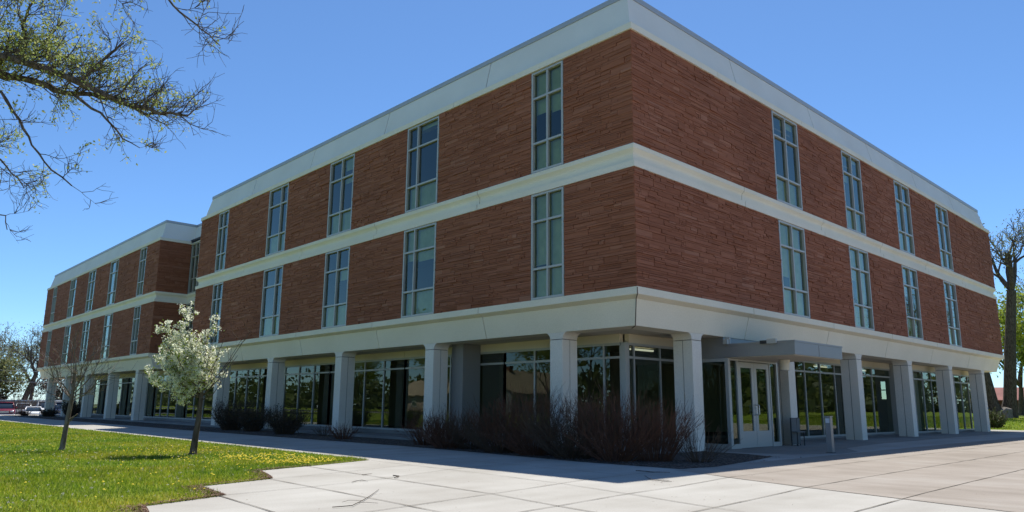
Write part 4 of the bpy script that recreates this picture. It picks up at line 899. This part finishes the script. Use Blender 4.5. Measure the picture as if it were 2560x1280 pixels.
def vehicle(name, label, cat, loc, rz, kind, pm, group='cars parked behind the building'):
    t = thing(name, label, cat, loc, group, rz)
    S = dict(sedan=dict(L=4.6,W=.90,hood=.92,belt=.95,roof=1.43,c=(-1.5,-.85,.55,1.15),gc=.22,wr=.32), suv=dict(L=4.6,W=.92,hood=1.08,belt=1.12,roof=1.78,c=(-2.1,-1.9,.6,1.05),gc=.28,wr=.37),
             pickup=dict(L=5.5,W=1.0,hood=1.2,belt=1.22,roof=1.9,c=(-.75,-.55,.85,1.3),gc=.36,wr=.41), van=dict(L=5.2,W=1.0,hood=1.2,belt=1.25,roof=2.05,c=(-.9,-.7,.9,1.4),gc=.34,wr=.40))[kind]
    L, Wd, hd, bt, rf, c, gc, wr = (S[k] for k in ('L','W','hood','belt','roof','c','gc','wr')); F = L/2
    mb = MB(); tail = bt-.12 if kind == 'pickup' else bt
    loft(mb, [(-F,Wd*.86,gc+.12,tail-.08,.14),(-F+.2,Wd*.97,gc,tail,.14),(-F*.4,Wd,gc,bt,.15),(F*.35,Wd,gc,bt,.15),(F-.9,Wd*.99,gc,hd,.16),(F-.25,Wd*.95,gc+.03,hd-.09,.18),(F,Wd*.82,gc+.12,hd-.24,.16)]); body = mb.build('body', pm, t, True)
    mb = MB(); x0, x1, x2, x3 = c
    loft(mb, [(x0,Wd*.86,bt-.06,bt+.02,.03),(x1,Wd*.76,bt-.06,rf-.05,.10),(x2,Wd*.76,bt-.06,rf-.04,.10),(x3,Wd*.88,bt-.10,bt-.02,.03)]); mb.build('windows', CGL, t, True)
    mb = MB(); loft(mb, [(x1-.12,Wd*.70,rf-.08,rf-.03,.02),(x1+.1,Wd*.765,rf-.10,rf+.0,.05),(x2-.1,Wd*.765,rf-.10,rf+.01,.05),(x2+.06,Wd*.72,rf-.07,rf-.035,.02)])
    for s_ in (-1,1):
        mb.tube([(x3+.02,s_*Wd*.86,bt-.02),(x2+.02,s_*Wd*.735,rf-.05)], .045, 6); mb.tube([(x0,s_*Wd*.84,bt),(x1,s_*Wd*.735,rf-.05)], .06, 6); mb.tube([((x1+x2)/2,s_*Wd*.87,bt-.02),((x1+x2)/2,s_*Wd*.755,rf-.05)], .045, 6)
    mb.build('roof', pm, t, True)
    if kind == 'suv':
        mb = MB()
        for s_ in (-1,1): mb.tube([(x1+.2,s_*Wd*.6,rf+.09),(x2-.2,s_*Wd*.6,rf+.09)], .025, 6)
        for x in (x1+.4,x2-.4): mb.box(x-.03,x+.03,-Wd*.62,Wd*.62,rf+.05,rf+.10)
        mb.build('roof_rack', CHR, t)
    for sx in (F-.95,-F+1.0):
        for s_ in (-1,1):
            mb = MB(); cx, cy = sx, s_*(Wd-.11); n = 18
            ring = lambda y, r: [(cx+r*math.cos(6.2832*k/n), y, wr+r*math.sin(6.2832*k/n)) for k in range(n)]
            mb.prism(ring(cy-.11,wr), ring(cy+.11,wr)); wh = mb.build('wheel', TYRE, t); mb = MB(); mb.prism(ring(cy+s_*.105,wr*.6), ring(cy+s_*.125,wr*.5)); mb.build('rim', HUB, wh)
    for s_ in (-1,1):
        mb = MB(); loft(mb, [(F-.30,.17,hd-.36,hd-.18,.04),(F+.012,.15,hd-.36,hd-.20,.04)]); h = mb.build('headlight', LGT, t, True); h.location = (0,s_*Wd*.66,0)
        mb = MB(); loft(mb, [(x3-.05,.11,bt+.02,bt+.16,.04),(x3-.18,.10,bt+.03,bt+.15,.04)]); h = mb.build('mirror', pm, t, True); h.location = (-.05,s_*(Wd+.06),0)
    mb = MB()
    for k in range(3): mb.box(F-.03,F+.02,-Wd*.42,Wd*.42,hd-.40+k*.07,hd-.36+k*.07)
    mb.build('grille', CHR if kind == 'pickup' else DARKM, t)
    mb = MB(); loft(mb, [(F-.2,Wd*.95,gc+.10,gc+.34,.05),(F+.09,Wd*.86,gc+.12,gc+.32,.05)]); mb.build('bumper', CHR if kind in ('pickup',) else pm, t, True)
    return t
Z_ = -.75
vehicle('pickup_truck', 'dark red pickup truck at the left edge of the parking lot', 'pickup', (-84.4,.5,Z_), R(-8), 'pickup', paint('dark_red_paint', (.16,.012,.018)))
vehicle('parked_car', 'silver sport utility car with roof rack between the red pickup and the white sedan', 'car', (-90.8,3.4,Z_), R(-8), 'suv', paint('silver_paint', (.42,.45,.47), .4))
vehicle('parked_car', 'white sedan parked next to the first column of the far wing', 'car', (-84.6,3.25,Z_), R(-10), 'sedan', paint('white_paint', (.72,.74,.75)))
vehicle('delivery_van', 'white van half hidden behind the white sedan and the column', 'van', (-94.5,6.3,Z_), R(-8), 'van', bpy.data.materials['white_paint'])
vehicle('pickup_truck', 'dark blue pickup seen between the first two columns of the far wing', 'pickup', (-84.6,6.1,Z_), R(-12), 'pickup', paint('navy_paint', (.02,.025,.05)))
vehicle('pickup_truck', 'white pickup parked along the road, mirrored in the arcade glass', 'pickup', (-101,-44.5,-.03), R(0), 'pickup', bpy.data.materials['white_paint'], 'vehicles along the road')

# ------------------------------------------------------------------ grass, flowers, litter, twigs
def in_poly(P, poly):
    x, y = P[:,0], P[:,1]; ins = np.zeros(len(P), bool); n = len(poly)
    for i in range(n):
        (x0,y0),(x1,y1) = poly[i], poly[(i+1) % n]
        c = ((y0 > y) != (y1 > y)); ins ^= c & (x < (x1-x0)*(y-y0)/(y1-y0+1e-12)+x0)
    return ins
def tris(name, V, m, ngon=3, label=None):
    n = len(V); me = bpy.data.meshes.new(name); me.vertices.add(n); me.vertices.foreach_set('co', V.astype(np.float32).ravel())
    me.loops.add(n); me.loops.foreach_set('vertex_index', np.arange(n, dtype=np.int32)); k = n//ngon; me.polygons.add(k)
    me.polygons.foreach_set('loop_start', np.arange(k, dtype=np.int32)*ngon)
    try: me.polygons.foreach_set('loop_total', np.full(k, ngon, np.int32))
    except Exception: pass
    me.materials.append(m); me.update(calc_edges=True); o = bpy.data.objects.new(name, me); COL.objects.link(o); return o
LAWNP = [(-72,-5.80)] + [(x-.06, y) for x, y in EDGE] + [(-72,-31)]
def scatter(n, x0, x1, y0, y1, poly=LAWNP):
    P = np.stack([nrng.uniform(x0,x1,n), nrng.uniform(y0,y1,n)], 1); return P[in_poly(P, poly)]
def blades(P, h0, h1, wfac, lean=.45):
    n = len(P); d = np.hypot(P[:,0]-CAM.x, P[:,1]-CAM.y); w_ = .0042*np.maximum(1, d/9)**.8*wfac*nrng.uniform(.6,1.3,n)
    a = nrng.uniform(0,6.283,n); u = np.stack([np.cos(a), np.sin(a), np.zeros(n)], 1)*w_[:,None]; h = nrng.uniform(h0,h1,n)
    b_ = np.concatenate([P, np.full((n,1), .004)], 1); tip = b_+np.stack([nrng.normal(0,lean,n)*h, nrng.normal(0,lean,n)*h, h], 1)
    return np.stack([b_-u, b_+u, tip], 1).reshape(-1,3)
vs = []
for (x0,x1,y0,y1,den) in [(-4,5.1,-16.5,-5.8,1500),(-4,5.1,-22,-16.5,150),(-11,-4,-15.5,-5.8,800),(-22,-11,-15,-5.8,420),(-40,-22,-13,-5.8,200),(-72,-40,-12,-5.8,90),(-40,-4,-22,-15,40)]:
    P = scatter(int((x1-x0)*(y1-y0)*den), x0,x1,y0,y1); vs.append(blades(P, .018, .06, 1.0))
P = scatter(5000, -4, 5, -16, -5.8); vs.append(blades(P, .06, .14, .8, .3))
o = tris('grass', np.concatenate(vs), GRASS); tag(o, kind='stuff')
P = np.stack([nrng.uniform(-12,20,42000), nrng.uniform(36.3,64,42000)], 1); V = blades(P, .05, .12, 1.0); zz = np.interp(V[:,1], ys, hz); V[:,2] += zz; o = tris('grass', V, GRASS); tag(o, kind='stuff')
# dandelions: heads on short stalks
P = np.concatenate([scatter(420, -5.6,-2.6,-8.3,-6.7)[:330], scatter(110,-3.4,-2.2,-7.9,-6.7), scatter(170, -9,-2,-9.4,-6.9), scatter(150, -13, 1.5, -13.5, -7), scatter(70,-42,-28,-9,-6.6), scatter(60,-26,-8,-11,-7.5)])
V = []
for x, y in P:
    z = rng.uniform(.05,.095); r0 = rng.uniform(.013,.021); tx, ty = rng.gauss(0,.25), rng.gauss(0,.25)
    c = np.array([x,y,z]); ring = [c+np.array([r0*math.cos(a), r0*math.sin(a), r0*(tx*math.cos(a)+ty*math.sin(a))-.006]) for a in np.arange(7)*6.283/7]
    top = c+np.array([0,0,.008])
    for k in range(7): V += [ring[k], ring[(k+1) % 7], top]
o = tris('dandelions', np.array(V), YEL); tag(o, kind='stuff')
V = []
for x, y in np.concatenate([scatter(420,-9,2,-13.5,-7), scatter(160,-24,-9,-12,-7.5)]):
    z = rng.uniform(.09,.2); c = np.array([x,y,z])
    for k in range(7):
        u = nrng.normal(0,1,3); u /= np.linalg.norm(u); v_ = np.cross(u, [.3,.5,.8]); V += [c, c+u*.02, c+u*.02*.6+v_*.012]
    V += [np.array([x-.002,y,0]), np.array([x+.002,y,0]), c]
o = tris('seed_heads', np.array(V), leafy('seed_fluff', [(0,(.34,.32,.24)),(.6,(.55,.54,.46)),(1,(.10,.09,.06))], .3)); tag(o, kind='stuff')
b = MB(); pe = [(x-.07, y+.04) for x, y in EDGE[1:9]]
for (p_, q_), wd in zip(zip(pe, pe[1:]), (.05,.12,.03,.13,.04,.13,.04)): jointline(b, [p_, q_], wd, .011)
tag(b.build('soil_edge', mat('bare_soil', (.075,.042,.028), .95, spec=.05)), kind='structure')
# brown litter along the ragged lawn edge and fine debris on the slabs
V = []
def flake(x, y, s_, z=.012):
    a = rng.uniform(0,6.283); t_ = rng.gauss(0,.4); u = np.array([math.cos(a), math.sin(a), t_*.5])*s_; v_ = np.array([-math.sin(a), math.cos(a), rng.gauss(0,.3)])*s_*rng.uniform(.3,.7); c = np.array([x,y,z+abs(t_)*s_*.5])
    V.extend([c-u, c+v_, c+u, c-u, c+u, c-v_])
pts_ = [Vector((x,y,0)) for x, y in EDGE[:9]]
for (a_, c_), wt in zip(zip(pts_, pts_[1:]), (.35,.5,1.4,.5,1.7,.6,1.7,.6)):
    L_ = (c_-a_).length; d_ = (c_-a_)/L_; nn = Vector((d_.y,-d_.x,0)) if False else Vector((-d_.y, d_.x, 0))
    for _ in range(int(L_*650*wt)):
        s_ = rng.random(); off = -abs(rng.gauss(0,.10*wt**.5))+rng.uniform(-.0,.05); p = a_.lerp(c_, s_)+nn*off
        flake(p.x, p.y, rng.uniform(.006,.018), .016+rng.uniform(0,.015))
for _ in range(2600): flake(rng.uniform(-60,2.6), rng.gauss(-1.9,.35), rng.uniform(.008,.022), .014)
for _ in range(1000): flake(rng.uniform(.2,2.8), rng.uniform(-2.4,2.8), rng.uniform(.008,.022), .014)
for _ in range(420): flake(rng.uniform(-3,9), rng.uniform(-11.5,-4), rng.uniform(.004,.011), .012)
for _ in range(160): flake(rng.uniform(3,9), rng.uniform(-6,20), rng.uniform(.004,.01), .012)
for _ in range(260): flake(-6.9+rng.gauss(0,.1), -8.24+rng.gauss(0,.1), rng.uniform(.008,.016), .03)
o = tris('leaf_litter', np.array(V), LITT); tag(o, kind='stuff')
for k, (pts, rr, lab) in enumerate([([(3.26,-10.4),(3.29,-10.15),(3.1,-9.95),(2.96,-9.8),(2.6,-9.45),(2.02,-8.93)], .0048, 'longest fallen twig, forked, on the sunny slabs at the bottom'),
    ([(2.48,-3.49),(2.7,-3.5),(2.88,-3.53),(3.14,-3.33)], .008, 'dark twig lying in the building shadow near its tip'), ([(3.22,-4.21),(3.5,-4.5),(3.78,-4.72),(4.12,-4.7)], .005, 'pale forked twig in the sun just outside the shadow tip'),
    ([(.92,-8.71),(.8,-8.55),(.75,-8.42),(.97,-8.45)], .004, 'small curled twig on the slab near the lawn edge'), ([(.46,-7.62),(.63,-7.62),(.81,-7.84)], .010, 'short thick hooked twig beside a slab joint'), ([(0,-7.95),(-.08,-7.7)], .006, 'tiny straight twig on the slab left of the hooked one')]):
    b = MB(); P = [Vector((x,y,.014+rr)) for x, y in pts]; b.tube(P, [rr]*(len(P)-1)+[rr*.5], 6)
    if k in (0,2):
        b.tube([P[2], P[2]+Vector((.12,.05,.01)), P[2]+Vector((.2,.16,.0))], rr*.6, 4); b.tube([P[3], P[3]+Vector((-.06,-.16,.01)), P[3]+Vector((-.02,-.28,0))], rr*.55, 4)
    tag(b.build('fallen_twig', BARK), lab, 'twig', 'twigs fallen on the paving')
